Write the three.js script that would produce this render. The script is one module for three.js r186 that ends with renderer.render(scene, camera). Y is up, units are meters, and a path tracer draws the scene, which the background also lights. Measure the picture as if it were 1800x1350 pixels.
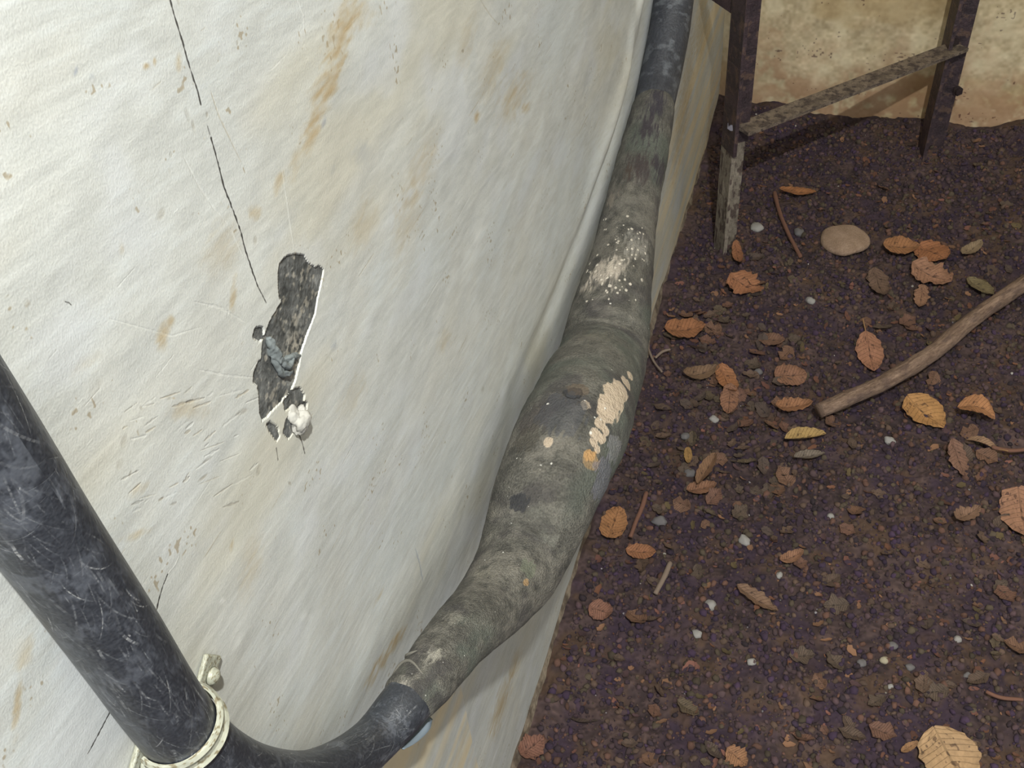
import * as THREE from 'three';
import { mergeGeometries, mergeVertices, toCreasedNormals } from 'three/addons/utils/BufferGeometryUtils.js';
import { RectAreaLightUniformsLib } from 'three/addons/lights/RectAreaLightUniformsLib.js';
import { RoundedBoxGeometry } from 'three/addons/geometries/RoundedBoxGeometry.js';

// ---------------------------------------------------------------- camera, light, exposure
// world: x = 0 is the face of the left wall (room at x > 0), y up, the back wall lies towards -z
RectAreaLightUniformsLib.init();
const scene = new THREE.Scene();
const renderer = new THREE.WebGLRenderer();
renderer.toneMapping = THREE.LinearToneMapping;
renderer.toneMappingExposure = 1.02;
renderer.shadowMap.enabled = true;
scene.background = new THREE.Color(0x9fb0c4);

const F = 1750, CX = 900, CY = 675;                       // focal length in pixels of the 1800 x 1350 frame
const vdn = new THREE.Vector3(196, 1825, 1750).normalize();                 // world down, in image axes (x right, y down, z forward)
const vfw = new THREE.Vector3(760, -1765, 1750);                            // along the wall, away
vfw.addScaledVector(vdn, -vfw.dot(vdn)).normalize();
const vrt = new THREE.Vector3().crossVectors(vdn, vfw);
if (vrt.x < 0) vrt.negate();
const EYE = new THREE.Vector3(0.18824, 0.9, 0);
const camera = new THREE.PerspectiveCamera(2 * Math.atan(CY / F) * 180 / Math.PI, 1800 / 1350, 0.02, 50);
camera.position.copy(EYE);
{
  // rows: world axes written in camera axes (x right, y up, z back)
  const X = new THREE.Vector3(vrt.x, -vrt.y, -vrt.z), Y = new THREE.Vector3(-vdn.x, vdn.y, vdn.z), Z = new THREE.Vector3(-vfw.x, vfw.y, vfw.z);
  const m = new THREE.Matrix4().set(X.x, X.y, X.z, 0, Y.x, Y.y, Y.z, 0, Z.x, Z.y, Z.z, 0, 0, 0, 0, 1);
  camera.quaternion.setFromRotationMatrix(m);
}
scene.add(camera);

// the photographer's flash, held high above the camera
const lamp = new THREE.PointLight(0xfafbf7, 5.3, 0, 2);
lamp.name = 'photo_flash';
lamp.position.set(0.32, 1.41, 0.08);
lamp.castShadow = true; lamp.shadow.radius = 0.6; lamp.shadow.mapSize.set(2048, 2048); lamp.shadow.bias = -0.0004;
scene.add(lamp);
// soft fill light added behind the camera, set in an unseen doorway
const fillLight = new THREE.RectAreaLight(0xf0f3ff, 2.3, 1.0, 1.94);
fillLight.name = 'added_fill_light';
fillLight.position.set(1.4, 1.0, 1.5);
fillLight.lookAt(1.4, 1.0, 0);
scene.add(fillLight);

// ---------------------------------------------------------------- helpers
let seed = 12345;
const rnd = () => { seed = (seed + 0x6D2B79F5) | 0; let t = Math.imul(seed ^ (seed >>> 15), 1 | seed); t = (t + Math.imul(t ^ (t >>> 7), 61 | t)) ^ t; return ((t ^ (t >>> 14)) >>> 0) / 4294967296; };
const rr = (a, b) => a + (b - a) * rnd();
const pick = (a) => a[Math.floor(rnd() * a.length)];
const LN = 256, LAT = new Float32Array(LN * LN);
for (let i = 0; i < LAT.length; i++) LAT[i] = rnd() * 2 - 1;
function vn(x, y) {
  const xi = Math.floor(x), yi = Math.floor(y); let fx = x - xi, fy = y - yi;
  fx = fx * fx * (3 - 2 * fx); fy = fy * fy * (3 - 2 * fy);
  const x0 = xi & 255, x1 = (xi + 1) & 255, y0 = (yi & 255) << 8, y1 = ((yi + 1) & 255) << 8;
  const a = LAT[y0 + x0], b = LAT[y0 + x1], c = LAT[y1 + x0], d = LAT[y1 + x1];
  return (a + (b - a) * fx) + ((c + (d - c) * fx) - (a + (b - a) * fx)) * fy;
}
const fbm = (x, y, o = 4) => { let s = 0, a = 0.5, t = 0; for (let i = 0; i < o; i++) { s += a * vn(x, y); t += a; a *= 0.5; x = x * 2.03 + 17.1; y = y * 2.03 + 5.7; } return s / t; };
const clamp = (x, a = 0, b = 1) => Math.min(b, Math.max(a, x));
const smooth = (a, b, x) => { const t = clamp((x - a) / (b - a)); return t * t * (3 - 2 * t); };
const lerp = (a, b, t) => a + (b - a) * t;

const ray = (x, y) => { const v = new THREE.Vector3(x - CX, y - CY, F); return new THREE.Vector3(vrt.dot(v), -vdn.dot(v), -vfw.dot(v)); };
const onWall = (x, y, off = 0) => { const r = ray(x, y), t = (off - EYE.x) / r.x; const p = EYE.clone().addScaledVector(r, t); p.depth = t * F; return p; };
const onFloor = (x, y, h = 0) => { const r = ray(x, y), t = (h - EYE.y) / r.y; const p = EYE.clone().addScaledVector(r, t); p.depth = t * F; return p; };
const wuv = (x, y) => { const p = onWall(x, y); return [-p.z, p.y, p.depth]; };       // a wall point as (along, up)

const taken = new Map();
function numbered(n) { const k = taken.get(n) || 0; taken.set(n, k + 1); return k ? `${n}_${String(k).padStart(3, '0')}` : n; }
function shadows(o) { o.traverse((c) => { if (c.isMesh) { c.castShadow = true; c.receiveShadow = true; } }); return o; }
function mesh(name, geo, mat, parent = scene) {
  const m = new THREE.Mesh(geo, mat); m.name = parent === scene ? numbered(name) : name; m.castShadow = m.receiveShadow = true; parent.add(m); return m;
}
function thing(name, label, category, pos = [0, 0, 0], group) {
  const g = new THREE.Group(); g.name = numbered(name); g.position.set(...pos); g.userData = { label, category }; if (group) g.userData.group = group; scene.add(g); return g;
}
const tag = (o, label, category, group, kind) => { Object.assign(o.userData, { label, category }); if (group) o.userData.group = group; if (kind) o.userData.kind = kind; return o; };
const struct = (o, label, category) => { o.userData.kind = 'structure'; if (label) { o.userData.label = label; o.userData.category = category; } return o; };

function dataTex(w, h, px, srgb, repeat) {
  const t = new THREE.DataTexture(px, w, h, THREE.RGBAFormat);
  t.magFilter = THREE.LinearFilter; t.minFilter = THREE.LinearMipmapLinearFilter; t.generateMipmaps = true;
  if (repeat) t.wrapS = t.wrapT = THREE.RepeatWrapping;
  if (srgb) t.colorSpace = THREE.SRGBColorSpace;
  t.needsUpdate = true; return t;
}
function paintTex(w, h, f, repeat = true) {               // f(i, j) -> [r, g, b, height 0..1], colours as sRGB 0..255
  const c = new Uint8Array(w * h * 4), b = new Uint8Array(w * h * 4);
  for (let j = 0; j < h; j++) for (let i = 0; i < w; i++) {
    const o = f(i, j), k = (j * w + i) * 4;
    c[k] = clamp(o[0], 0, 255); c[k + 1] = clamp(o[1], 0, 255); c[k + 2] = clamp(o[2], 0, 255); c[k + 3] = 255;
    b[k] = b[k + 1] = b[k + 2] = clamp(o[3] * 255, 0, 255); b[k + 3] = 255;
  }
  return { map: dataTex(w, h, c, true, repeat), bump: dataTex(w, h, b, false, repeat) };
}
function segDist(px, py, ax, ay, bx, by) {
  const dx = bx - ax, dy = by - ay, t = clamp(((px - ax) * dx + (py - ay) * dy) / (dx * dx + dy * dy || 1e-12));
  return [Math.hypot(px - ax - t * dx, py - ay - t * dy), t];
}
function polyDist(u, v, L) { let m = 1e9, q = 0; for (let i = 0; i + 1 < L.length; i++) { const [d, t] = segDist(u, v, L[i][0], L[i][1], L[i + 1][0], L[i + 1][1]); if (d < m) { m = d; q = (i + t) / (L.length - 1); } } return [m, q]; }
function inside(u, v, P) { let c = false; for (let i = 0, j = P.length - 1; i < P.length; j = i++) { if ((P[i][1] > v) !== (P[j][1] > v) && u < (P[j][0] - P[i][0]) * (v - P[i][1]) / (P[j][1] - P[i][1]) + P[i][0]) c = !c; } return c; }
function gridGeo(us, vs, at, uvAt) {
  const nu = us.length, nv = vs.length, pos = new Float32Array(nu * nv * 3), uv = new Float32Array(nu * nv * 2), idx = [];
  for (let j = 0; j < nv; j++) for (let i = 0; i < nu; i++) {
    const k = j * nu + i, p = at(us[i], vs[j]), q = uvAt(us[i], vs[j]);
    pos.set(p, k * 3); uv.set(q, k * 2);
  }
  for (let j = 0; j + 1 < nv; j++) for (let i = 0; i + 1 < nu; i++) { const a = j * nu + i, b = a + 1, c = a + nu, d = c + 1; idx.push(a, b, d, a, d, c); }
  const g = new THREE.BufferGeometry();
  g.setAttribute('position', new THREE.BufferAttribute(pos, 3)); g.setAttribute('uv', new THREE.BufferAttribute(uv, 2)); g.setIndex(idx);
  g.computeVertexNormals(); return g;
}
const span = (a, b, step) => { const n = Math.max(1, Math.round((b - a) / step)), o = []; for (let i = 0; i <= n; i++) o.push(a + (b - a) * i / n); return o; };
const box = (x0, x1, y0, y1, z0, z1) => { const g = new THREE.BoxGeometry(x1 - x0, y1 - y0, z1 - z0); g.translate((x0 + x1) / 2, (y0 + y1) / 2, (z0 + z1) / 2); return g; };

const ZB = -1.62, ZF = 1.4, XR = 2.2, HC = 2.3;

// ---------------------------------------------------------------- left wall: marks traced from the photograph, put on the wall in metres
const px2 = (L) => L.map(([x, y]) => wuv(x, y));
const zoomPts = (L) => px2(L.map(([x, y]) => [350 + x / 3.375, 400 + y / 3.375]));
const CHIPS = [
  zoomPts([[480, 210], [520, 170], [570, 160], [620, 165], [650, 215], [690, 240], [710, 228], [740, 250], [730, 310], [705, 420], [690, 510], [660, 590], [635, 660], [605, 750], [600, 800], [575, 900], [545, 980], [500, 1010], [490, 1030], [440, 1080], [410, 1120], [375, 1145], [360, 1090], [355, 980], [345, 930], [320, 915], [325, 860], [350, 800], [370, 780], [375, 700], [385, 650], [420, 560], [455, 500], [490, 440], [475, 400], [470, 330], [470, 260]]),
  zoomPts([[318, 650], [330, 600], [360, 588], [385, 600], [385, 650], [365, 675]]),
  zoomPts([[510, 1085], [500, 1030], [560, 960], [600, 950], [630, 1000], [625, 1030], [645, 1045], [640, 1080], [600, 1090], [540, 1070]]),
  zoomPts([[400, 1170], [420, 1150], [470, 1190], [480, 1240], [460, 1268], [420, 1210]]),
  zoomPts([[498, 1215], [515, 1140], [560, 1080], [640, 1120], [645, 1170], [605, 1220], [560, 1215], [530, 1255]]),
];
const chipBox = CHIPS.map((P) => [Math.min(...P.map((p) => p[0])), Math.max(...P.map((p) => p[0])), Math.min(...P.map((p) => p[1])), Math.max(...P.map((p) => p[1]))]);
const CB = [Math.min(...chipBox.map((b) => b[0])), Math.max(...chipBox.map((b) => b[1])), Math.min(...chipBox.map((b) => b[2])), Math.max(...chipBox.map((b) => b[3]))];
const inChip = (u, v) => { if (u < CB[0] || u > CB[1] || v < CB[2] || v > CB[3]) return false; for (let i = 0; i < CHIPS.length; i++) { const b = chipBox[i]; if (u >= b[0] && u <= b[1] && v >= b[2] && v <= b[3] && inside(u, v, CHIPS[i])) return true; } return false; };
const GROOVE = px2([[1124, -60], [1118, 20], [1104, 130], [1072, 260], [1032, 380], [978, 520], [930, 625], [880, 745]]);
const LIP = [[1160, -60], [1147, 10], [1137, 67], [1122, 152], [1094, 240], [1062, 345], [1035, 440]].map(([x, y]) => { const p = onWall(x, y, 0.014); return [-p.z, p.y]; });
function wallOff(u, v) {                                   // relief of the plaster, metres
  const near = clamp((Math.max(CB[0] - u, u - CB[1], CB[2] - v, v - CB[3])) / 0.02);
  let d = near * (0.0009 * fbm(u * 7 + 3, v * 11, 3) + 0.0003 * fbm(u * 30, v * 70, 2));
  const [g, q] = polyDist(u, v, GROOVE);
  d -= 0.0030 * Math.exp(-((g / 0.010) ** 2)) * (1 - smooth(0.7, 1, q));
  const [l, ql] = polyDist(u, v, LIP);
  d += 0.0055 * Math.exp(-((l / 0.013) ** 2)) * (1 - smooth(0.55, 1, ql));
  if (inChip(u, v)) d = -0.0026;
  return d;
}
// painted marks: strokes [points, width px, kind], blobs [x, y, rx, ry, angle, strength, kind]
const STROKES = [];
const stroke = (pts, w, kind, a = 1, h = 0) => { const L = px2(pts); const dep = L.reduce((s, p) => s + p[2], 0) / L.length; STROKES.push({ L, w: w * dep / F, kind, a, h }); };
stroke([[297, -5], [305, 25], [320, 75], [336, 130], [346, 160], [353, 183]], 4, 'crack', 0.9, -0.5);
stroke([[365, 222], [369, 236]], 3, 'crack', 0.4, -0.3);
stroke([[371, 243], [385, 290], [395, 330], [410, 370], [425, 410], [434, 445], [445, 480], [453, 503]], 4, 'crack', 0.95, -0.5);
stroke([[453, 503], [468, 532]], 2.6, 'crack', 0.7, -0.4);
stroke([[296, 1010], [288, 1030], [281, 1055], [275, 1082]], 3.2, 'crack', 0.95, -0.6);
stroke([[316, 978], [309, 993], [297, 1009]], 4, 'pale', 0.7, 0.3);
stroke([[195, 1250], [175, 1288], [155, 1325]], 3, 'crack', 0.95, -0.6);
stroke([[526, 764], [532, 780], [536, 797]], 3, 'crack', 0.7, -0.4);
stroke([[486, 788], [489, 808]], 3, 'crack', 0.5, -0.4);
stroke([[497, 300], [507, 370], [517, 440]], 5, 'pale', 0.5, 0.2);
stroke([[522, 0], [533, 28], [534, 55]], 4, 'pale', 0.5, 0.2);
stroke([[322, 275], [345, 320], [375, 365], [398, 392]], 5, 'pale', 0.35, -0.5);
stroke([[370, 160], [385, 205], [425, 285]], 3.5, 'dirt', 0.35, -0.35);
stroke([[340, 530], [385, 540], [430, 566]], 5, 'pale', 0.3, -0.5);
stroke([[350, 650], [400, 660], [450, 664]], 4, 'pale', 0.3, -0.4);
stroke([[408, 405], [428, 450]], 5, 'pale', 0.3, 0.3);
stroke([[845, 0], [865, 30], [876, 42]], 3, 'dirt', 0.35, -0.3);
stroke([[1035, 200], [1015, 240]], 4, 'dirt', 0.3, -0.3);
stroke([[731, 965], [738, 990], [745, 1025]], 5, 'blue', 0.5, -0.5);
stroke([[190, 560], [300, 590], [350, 575]], 4, 'pale', 0.2, -0.3);
stroke([[113, 530], [120, 532], [124, 536]], 2.4, 'crack', 0.7, 0);
{
  const s0 = seed; seed = 777;
  for (let i = 0; i < 44; i++) {                           // gouges below and left of the chipped hole
    const x = rr(200, 440), y = rr(690, 900), a = rr(-0.75, -0.2), l = rr(8, 46);
    stroke([[x, y], [x + l * Math.cos(a), y + l * Math.sin(a)]], rr(2.5, 6), pick(['dirt', 'pale', 'dirt', 'dark']), rr(0.12, 0.4), rr(-0.7, -0.2));
  }
  for (let i = 0; i < 70; i++) {                           // fine brush scratches over the whole face
    const x = rr(40, 1050), y = rr(-20, 1300), l = rr(10, 60), w = rr(1.5, 3.5), L = [x, y], vx = 1660 - x, vy = -1090 - y, n = Math.hypot(vx, vy);
    stroke([L, [x + vx / n * l, y + vy / n * l]], w, pick(['pale', 'pale', 'dirt']), rr(0.15, 0.4), rr(-0.4, 0.2));
  }
  seed = s0;
}
const BLOBS = [];
const blob = (x, y, rx, ry, rot, a, kind, h = 0) => {      // an ellipse in the photograph, written down as a wall-space ellipse frame
  const c = wuv(x, y), ca = Math.cos(rot), sa = Math.sin(rot), p = wuv(x + ca * rx, y + sa * rx), q = wuv(x - sa * ry, y + ca * ry);
  const a1 = p[0] - c[0], b1 = p[1] - c[1], a2 = q[0] - c[0], b2 = q[1] - c[1], det = a1 * b2 - a2 * b1;
  BLOBS.push({ c, m: [b2 / det, -a2 / det, -b1 / det, a1 / det], e: [Math.hypot(a1, a2) * 1.6, Math.hypot(b1, b2) * 1.6], a, kind, h });
};
[[600, 55, 26, 80, 0.35, 0.75], [572, 150, 22, 90, 0.35, 0.7], [548, 240, 14, 45, 0.3, 0.7], [630, 20, 40, 40, 0, 0.4], [520, 290, 10, 40, 0.2, 0.35],
 [284, 590, 13, 34, 0.25, 0.75], [298, 562, 8, 12, 0, 0.6], [214, 436, 8, 18, 0, 0.5], [256, 115, 9, 8, 0, 0.7], [270, 108, 4, 9, 0, 0.6], [312, 110, 8, 16, 0.2, 0.6],
 [490, 320, 8, 26, 0.3, 0.55], [450, 375, 12, 14, 0.4, 0.55], [410, 525, 7, 40, 0.1, 0.5], [838, 208, 6, 14, 0.2, 0.7], [905, 170, 26, 60, 0.35, 0.4], [870, 120, 20, 70, 0.3, 0.3],
 [925, 190, 7, 14, 0.3, 0.6], [697, 1128, 9, 34, 0.5, 0.8], [672, 1165, 8, 26, 0.45, 0.75], [655, 1190, 9, 30, 0.4, 0.6], [668, 1050, 4, 24, 0.5, 0.55], [30, 1240, 8, 60, 0.1, 0.55], [40, 1150, 20, 40, 0.3, 0.35],
 [240, 940, 30, 9, -0.4, 0.5], [408, 960, 4, 16, 0.2, 0.5], [330, 720, 40, 20, 0, 0.35], [305, 700, 5, 3, 0, 0.9], [240, 860, 30, 14, -0.6, 0.3], [390, 440, 30, 60, 0.2, 0.28],
 [720, 380, 24, 70, 0.3, 0.25], [640, 400, 26, 60, 0.3, 0.25], [780, 600, 12, 24, 0.3, 0.25], [740, 300, 26, 80, 0.35, 0.28], [620, 700, 20, 60, 0.4, 0.2], [820, 80, 16, 60, 0.2, 0.25], [150, 640, 40, 14, -0.7, 0.25], [440, 1000, 20, 80, 0.2, 0.25], [880, 1240, 12, 70, 0.28, 0.7], [905, 1170, 8, 40, 0.28, 0.5], [1200, 200, 14, 150, 0.14, 0.55], [1240, 260, 10, 130, 0.16, 0.5], [1190, 460, 14, 90, 0.2, 0.5], [1235, 60, 16, 60, 0.1, 0.5]]
  .forEach(([x, y, a, b, r, s]) => blob(x, y, a, b, r, s, 'stain'));
[[132, 125, 4, 12, 0.3, 0.8], [160, 135, 8, 10, 0, 0.3], [164, 275, 12, 8, 0, 0.2], [640, 268, 26, 26, 0, 0.25], [588, 608, 9, 16, 0, 0.4], [586, 300, 5, 14, 0.3, 0.2], [570, 215, 4, 12, 0.3, 0.6]]
  .forEach(([x, y, a, b, r, s]) => blob(x, y, a, b, r, s, 'grey'));
[[450, 423, 5, 11, 0.2, 0.4], [283, 376, 7, 14, 0.5, 0.4], [330, 205, 5, 16, -0.25, 0.3], [340, 222, 4, 16, -0.2, 0.35], [364, 201, 3, 6, 0, 0.5], [300, 272, 3, 6, 0, 0.4], [416, 75, 3, 6, 0, 0.6], [313, 4, 3, 7, -0.3, 0.6], [168, 680, 10, 22, 0.5, 0.2], [217, 775, 7, 18, 0.3, 0.3], [228, 832, 3, 10, 0.35, 0.5], [210, 815, 6, 12, 0.4, 0.4], [247, 717, 4, 5, 0, 0.6], [425, 725, 14, 5, -0.5, 0.5], [367, 808, 14, 3, -0.6, 0.6], [284, 877, 8, 2.5, -0.6, 0.9], [358, 840, 14, 3, -0.7, 0.6], [456, 826, 5, 12, 0.3, 0.5], [450, 590, 4, 12, 0.3, 0.5], [848, 685, 3, 8, 0.3, 0.4], [960, 265, 2, 2, 0, 0.8], [868, 392, 2, 2, 0, 0.8], [814, 90, 2.4, 3.5, 0, 0.8], [510, 850, 5, 3, 0.8, 0.6], [895, 405, 3, 4, 0, 0.5], [296, 700, 6, 4, 0, 0.4]]
  .forEach(([x, y, a, b, r, s]) => blob(x, y, a, b, r, s, 'pit', -1.0));
[[392, 1057, 8, 9, 0, 0.6], [540, 1085, 20, 10, 0, 0.3], [420, 1130, 8, 22, 0.2, 0.4], [170, 650, 10, 20, 0.4, 0.3], [840, 410, 12, 26, 0.3, 0.4], [700, 1020, 20, 60, 0.5, 0.25], [640, 1120, 16, 50, 0.4, 0.3]]
  .forEach(([x, y, a, b, r, s]) => blob(x, y, a, b, r, s, 'pale', 0.3));
const TINT = { stain: [152, 130, 92], grey: [124, 130, 140], pit: [120, 112, 96], pale: [208, 209, 204], crack: [38, 36, 34], dirt: [140, 122, 92], dark: [96, 88, 76], blue: [120, 130, 150] };
function wallPaint(u0, u1, v0, v1, w, h) {
  const C = new Float32Array(w * h * 3), H = new Float32Array(w * h);
  const du = (u1 - u0) / w, dv = (v1 - v0) / h;
  for (let j = 0; j < h; j++) for (let i = 0; i < w; i++) {
    const u = u0 + (i + 0.5) * du, v = v0 + (j + 0.5) * dv, k = j * w + i;
    const brush = fbm(u * 85 + fbm(u * 9, v * 9, 2), v * 420 + u * 60, 3), streak = fbm(u * 9 + 40, v * 42 + 8, 3), patch = fbm(u * 6 + 9, v * 13 + 31, 3), grain = vn(u * 2600, v * 2600);
    const mot = fbm(u * 46 + 12, v * 62 + 5, 4), mot2 = fbm(u * 22 + 70, v * 34 + 15, 3);
    let s = 1 + 0.03 * mot + 0.055 * brush + 0.04 * streak + 0.03 * grain;
    let r = 178 * s, g = 180 * s, b = 176 * s;
    const och = smooth(0.02, 0.6, patch + 0.45 * streak) * 0.30;
    r = lerp(r, 166, och); g = lerp(g, 157, och); b = lerp(b, 130, och);
    { const q = smooth(-0.05, 0.55, mot2 + 0.3 * mot) * 0.12; r = lerp(r, 172, q); g = lerp(g, 164, q); b = lerp(b, 146, q); const q2 = smooth(0.1, 0.6, -mot2 + 0.3 * mot) * 0.3; r = lerp(r, 184, q2); g = lerp(g, 188, q2); b = lerp(b, 194, q2); }
    const cool = smooth(0.05, 0.6, -patch + 0.4 * brush) * 0.28;
    r = lerp(r, 172, cool); g = lerp(g, 181, cool); b = lerp(b, 185, cool);
    const spk = vn(u * 640 + 7, v * 640 + 91) * vn(u * 55, v * 55 + 3);
    if (spk > 0.5) { const q = smooth(0.5, 0.7, spk) * 0.5; r = lerp(r, 120, q); g = lerp(g, 104, q); b = lerp(b, 76, q); }
    if (u > 0.8) { const q = smooth(-0.1, 0.15, u - 1.05 + 0.35 * fbm(u * 5, v * 40, 4)) * smooth(-0.5, 0.4, fbm(u * 4, v * 60, 3)) * 0.75; r = lerp(r, 204, q); g = lerp(g, 186, q); b = lerp(b, 150, q); }  // tan plaster at the far end, its tint raised to brighten a dimly lit stretch
    C[k * 3] = r; C[k * 3 + 1] = g; C[k * 3 + 2] = b;
    H[k] = 0.08 * brush + 0.30 * fbm(u * 35, v * 60 + 3, 3) + 0.05 * grain;           // millimetres
  }
  const dab = (k, t, q, hh) => { C[k * 3] = lerp(C[k * 3], t[0], q); C[k * 3 + 1] = lerp(C[k * 3 + 1], t[1], q); C[k * 3 + 2] = lerp(C[k * 3 + 2], t[2], q); H[k] += hh; };
  const each = (a, b, c, d, f) => {
    const i0 = Math.max(0, Math.floor((a - u0) / du)), i1 = Math.min(w - 1, Math.ceil((b - u0) / du)), j0 = Math.max(0, Math.floor((c - v0) / dv)), j1 = Math.min(h - 1, Math.ceil((d - v0) / dv));
    for (let j = j0; j <= j1; j++) for (let i = i0; i <= i1; i++) f(u0 + (i + 0.5) * du, v0 + (j + 0.5) * dv, j * w + i);
  };
  for (const B of BLOBS) each(B.c[0] - B.e[0], B.c[0] + B.e[0], B.c[1] - B.e[1], B.c[1] + B.e[1], (u, v, k) => {
    const a = u - B.c[0], b = v - B.c[1], p = B.m[0] * a + B.m[1] * b, q = B.m[2] * a + B.m[3] * b;
    const soft = B.kind === 'pit', d = Math.hypot(p, q) + (soft ? 0.35 : 0.55) * fbm(u * 160 + 3, v * 420, 3);
    const e = soft ? smooth(1.1, 0.35, d) * (0.8 + 0.5 * fbm(u * 500, v * 500, 2)) : smooth(1.15, 0.1, d) * (0.75 + 0.5 * fbm(u * 90, v * 500, 2));
    if (e > 0) dab(k, TINT[B.kind], clamp(e * B.a * (soft ? 0.7 : 1)), B.h * e * 0.16);
  });
  for (const S of STROKES) {
    const U = S.L.map((p) => p[0]), V = S.L.map((p) => p[1]), m = S.w * 2;
    each(Math.min(...U) - m, Math.max(...U) + m, Math.min(...V) - m, Math.max(...V) + m, (u, v, k) => {
      const [d, q] = polyDist(u, v, S.L), wob = (1 + 0.7 * vn(u * 900, v * 900)) * (S.kind === 'crack' ? 1 : 0.25 + 0.75 * Math.sqrt(Math.sin(Math.PI * clamp(q, 0.001, 0.999)))), e = smooth(S.w * 0.62, S.w * 0.22, d / wob);
      if (e > 0) dab(k, TINT[S.kind], clamp(e * S.a * (S.kind === 'crack' ? 1 : 0.75)), S.h * e * 0.4);
    });
  }
  const c = new Uint8Array(w * h * 4), b = new Uint8Array(w * h * 4);
  for (let k = 0; k < w * h; k++) {
    for (let q = 0; q < 3; q++) c[k * 4 + q] = clamp(C[k * 3 + q], 0, 255);
    c[k * 4 + 3] = 255; b[k * 4] = b[k * 4 + 1] = b[k * 4 + 2] = clamp(160 + H[k] * 85, 0, 255); b[k * 4 + 3] = 255;     // 3 mm from black to white
  }
  return new THREE.MeshStandardMaterial({ map: dataTex(w, h, c, true), bumpMap: dataTex(w, h, b, false), bumpScale: 0.003 * 0.55, roughness: 0.82 });
}
const wallLeft = new THREE.Group(); wallLeft.name = numbered('wall_left'); scene.add(wallLeft); struct(wallLeft, 'whitewashed plaster wall with stains, cracks and a chipped hole', 'wall');
{
  const fu = [...span(CB[0] - 0.002, CB[1] + 0.002, 0.0005)], fv = [...span(CB[2] - 0.002, CB[3] + 0.002, 0.0005)];
  const lines = (a, b, step, f) => (f && f[0] > a && f[f.length - 1] < b) ? [...span(a, f[0], step).slice(0, -1), ...f, ...span(f[f.length - 1], b, step).slice(1)] : span(a, b, step);
  const uA = lines(0.03, 0.32, 0.004, fu), uB = span(0.32, 0.8, 0.004), uC = span(0.8, 1.63, 0.005), vA = lines(0.35, 0.9, 0.004, fv), vB = span(0, 0.35, 0.004);
  const at = (u, v) => [wallOff(u, v), v, -u];
  const panel = (us, vs, mat, u0, u1, v0, v1) => mesh('plaster_face', gridGeo(us, vs, at, (u, v) => [(u - u0) / (u1 - u0), (v - v0) / (v1 - v0)]), mat, wallLeft);
  panel(uA, vA, wallPaint(0.03, 0.32, 0.35, 0.9, 1536, 2048), 0.03, 0.32, 0.35, 0.9);
  panel(uB, [...vB, ...vA.slice(1)], wallPaint(0.32, 0.8, 0, 0.9, 1400, 2048), 0.32, 0.8, 0, 0.9);
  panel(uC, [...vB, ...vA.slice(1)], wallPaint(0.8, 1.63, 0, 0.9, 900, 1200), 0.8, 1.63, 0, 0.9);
  const plain = wallPaint(2, 3, 0, 1, 512, 512); plain.map.wrapS = plain.map.wrapT = plain.bumpMap.wrapS = plain.bumpMap.wrapT = THREE.RepeatWrapping;
  const rest = (us, vs) => mesh('plaster_face', gridGeo(us, vs, at, (u, v) => [u, v]), plain, wallLeft);
  rest(uA, vB); rest([...uA, ...uB.slice(1), ...uC.slice(1)], span(0.9, HC, 0.05)); rest(span(-1.4, 0.03, 0.05), [...vB, ...vA.slice(1), ...span(0.9, HC, 0.05).slice(1)]);
  mesh('core', box(-0.2, -0.02, 0, HC, ZB - 0.15, 1.45), plain, wallLeft);
  // exposed dark core inside the chipped hole
  const core = paintTex(512, 512, (i, j) => {
    const x = i / 512, y = j / 512, n = fbm(x * 9, y * 9, 4), m = fbm(x * 40 + 3, y * 40, 3), w = smooth(0.15, 0.55, fbm(x * 22 + 50, y * 30, 3));
    let r = 76 + 34 * n + 30 * m, g = 77 + 34 * n + 30 * m, b = 75 + 34 * n + 30 * m;
    const pale = Math.max(w * 0.55, smooth(0.24, 0.04, Math.hypot((x - 0.5) * 1.2, (y - 0.44))) * 0.75 * smooth(-0.4, 0.3, m), smooth(0.14, 0.03, Math.hypot(x - 0.3, y - 0.03)) * 0.9);
    r = lerp(r, 172, pale); g = lerp(g, 164, pale); b = lerp(b, 148, pale);
    return [r, g, b, 0.5 + 0.3 * n + 0.25 * m];
  }, false);
  const coreMat = new THREE.MeshStandardMaterial({ map: core.map, bumpMap: core.bump, bumpScale: 0.001, roughness: 0.9 });
  const W = CB[1] - CB[0] + 0.004, Hh = CB[3] - CB[2] + 0.004;
  const hole = mesh('exposed_core', gridGeo(span(CB[0] - 0.002, CB[1] + 0.002, 0.0008), span(CB[2] - 0.002, CB[3] + 0.002, 0.0008), (u, v) => [-0.0006 + 0.0004 * fbm(u * 90, v * 60, 3), v, -u], (u, v) => [(u - CB[0] + 0.002) / W, (v - CB[2] + 0.002) / Hh]), coreMat, wallLeft);
  hole.userData.label = 'dark grey core showing where the plaster has broken away';
}
function px3(L, off) { return L.map(([x, y, o = off]) => onWall(x, y, o)); }
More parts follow.
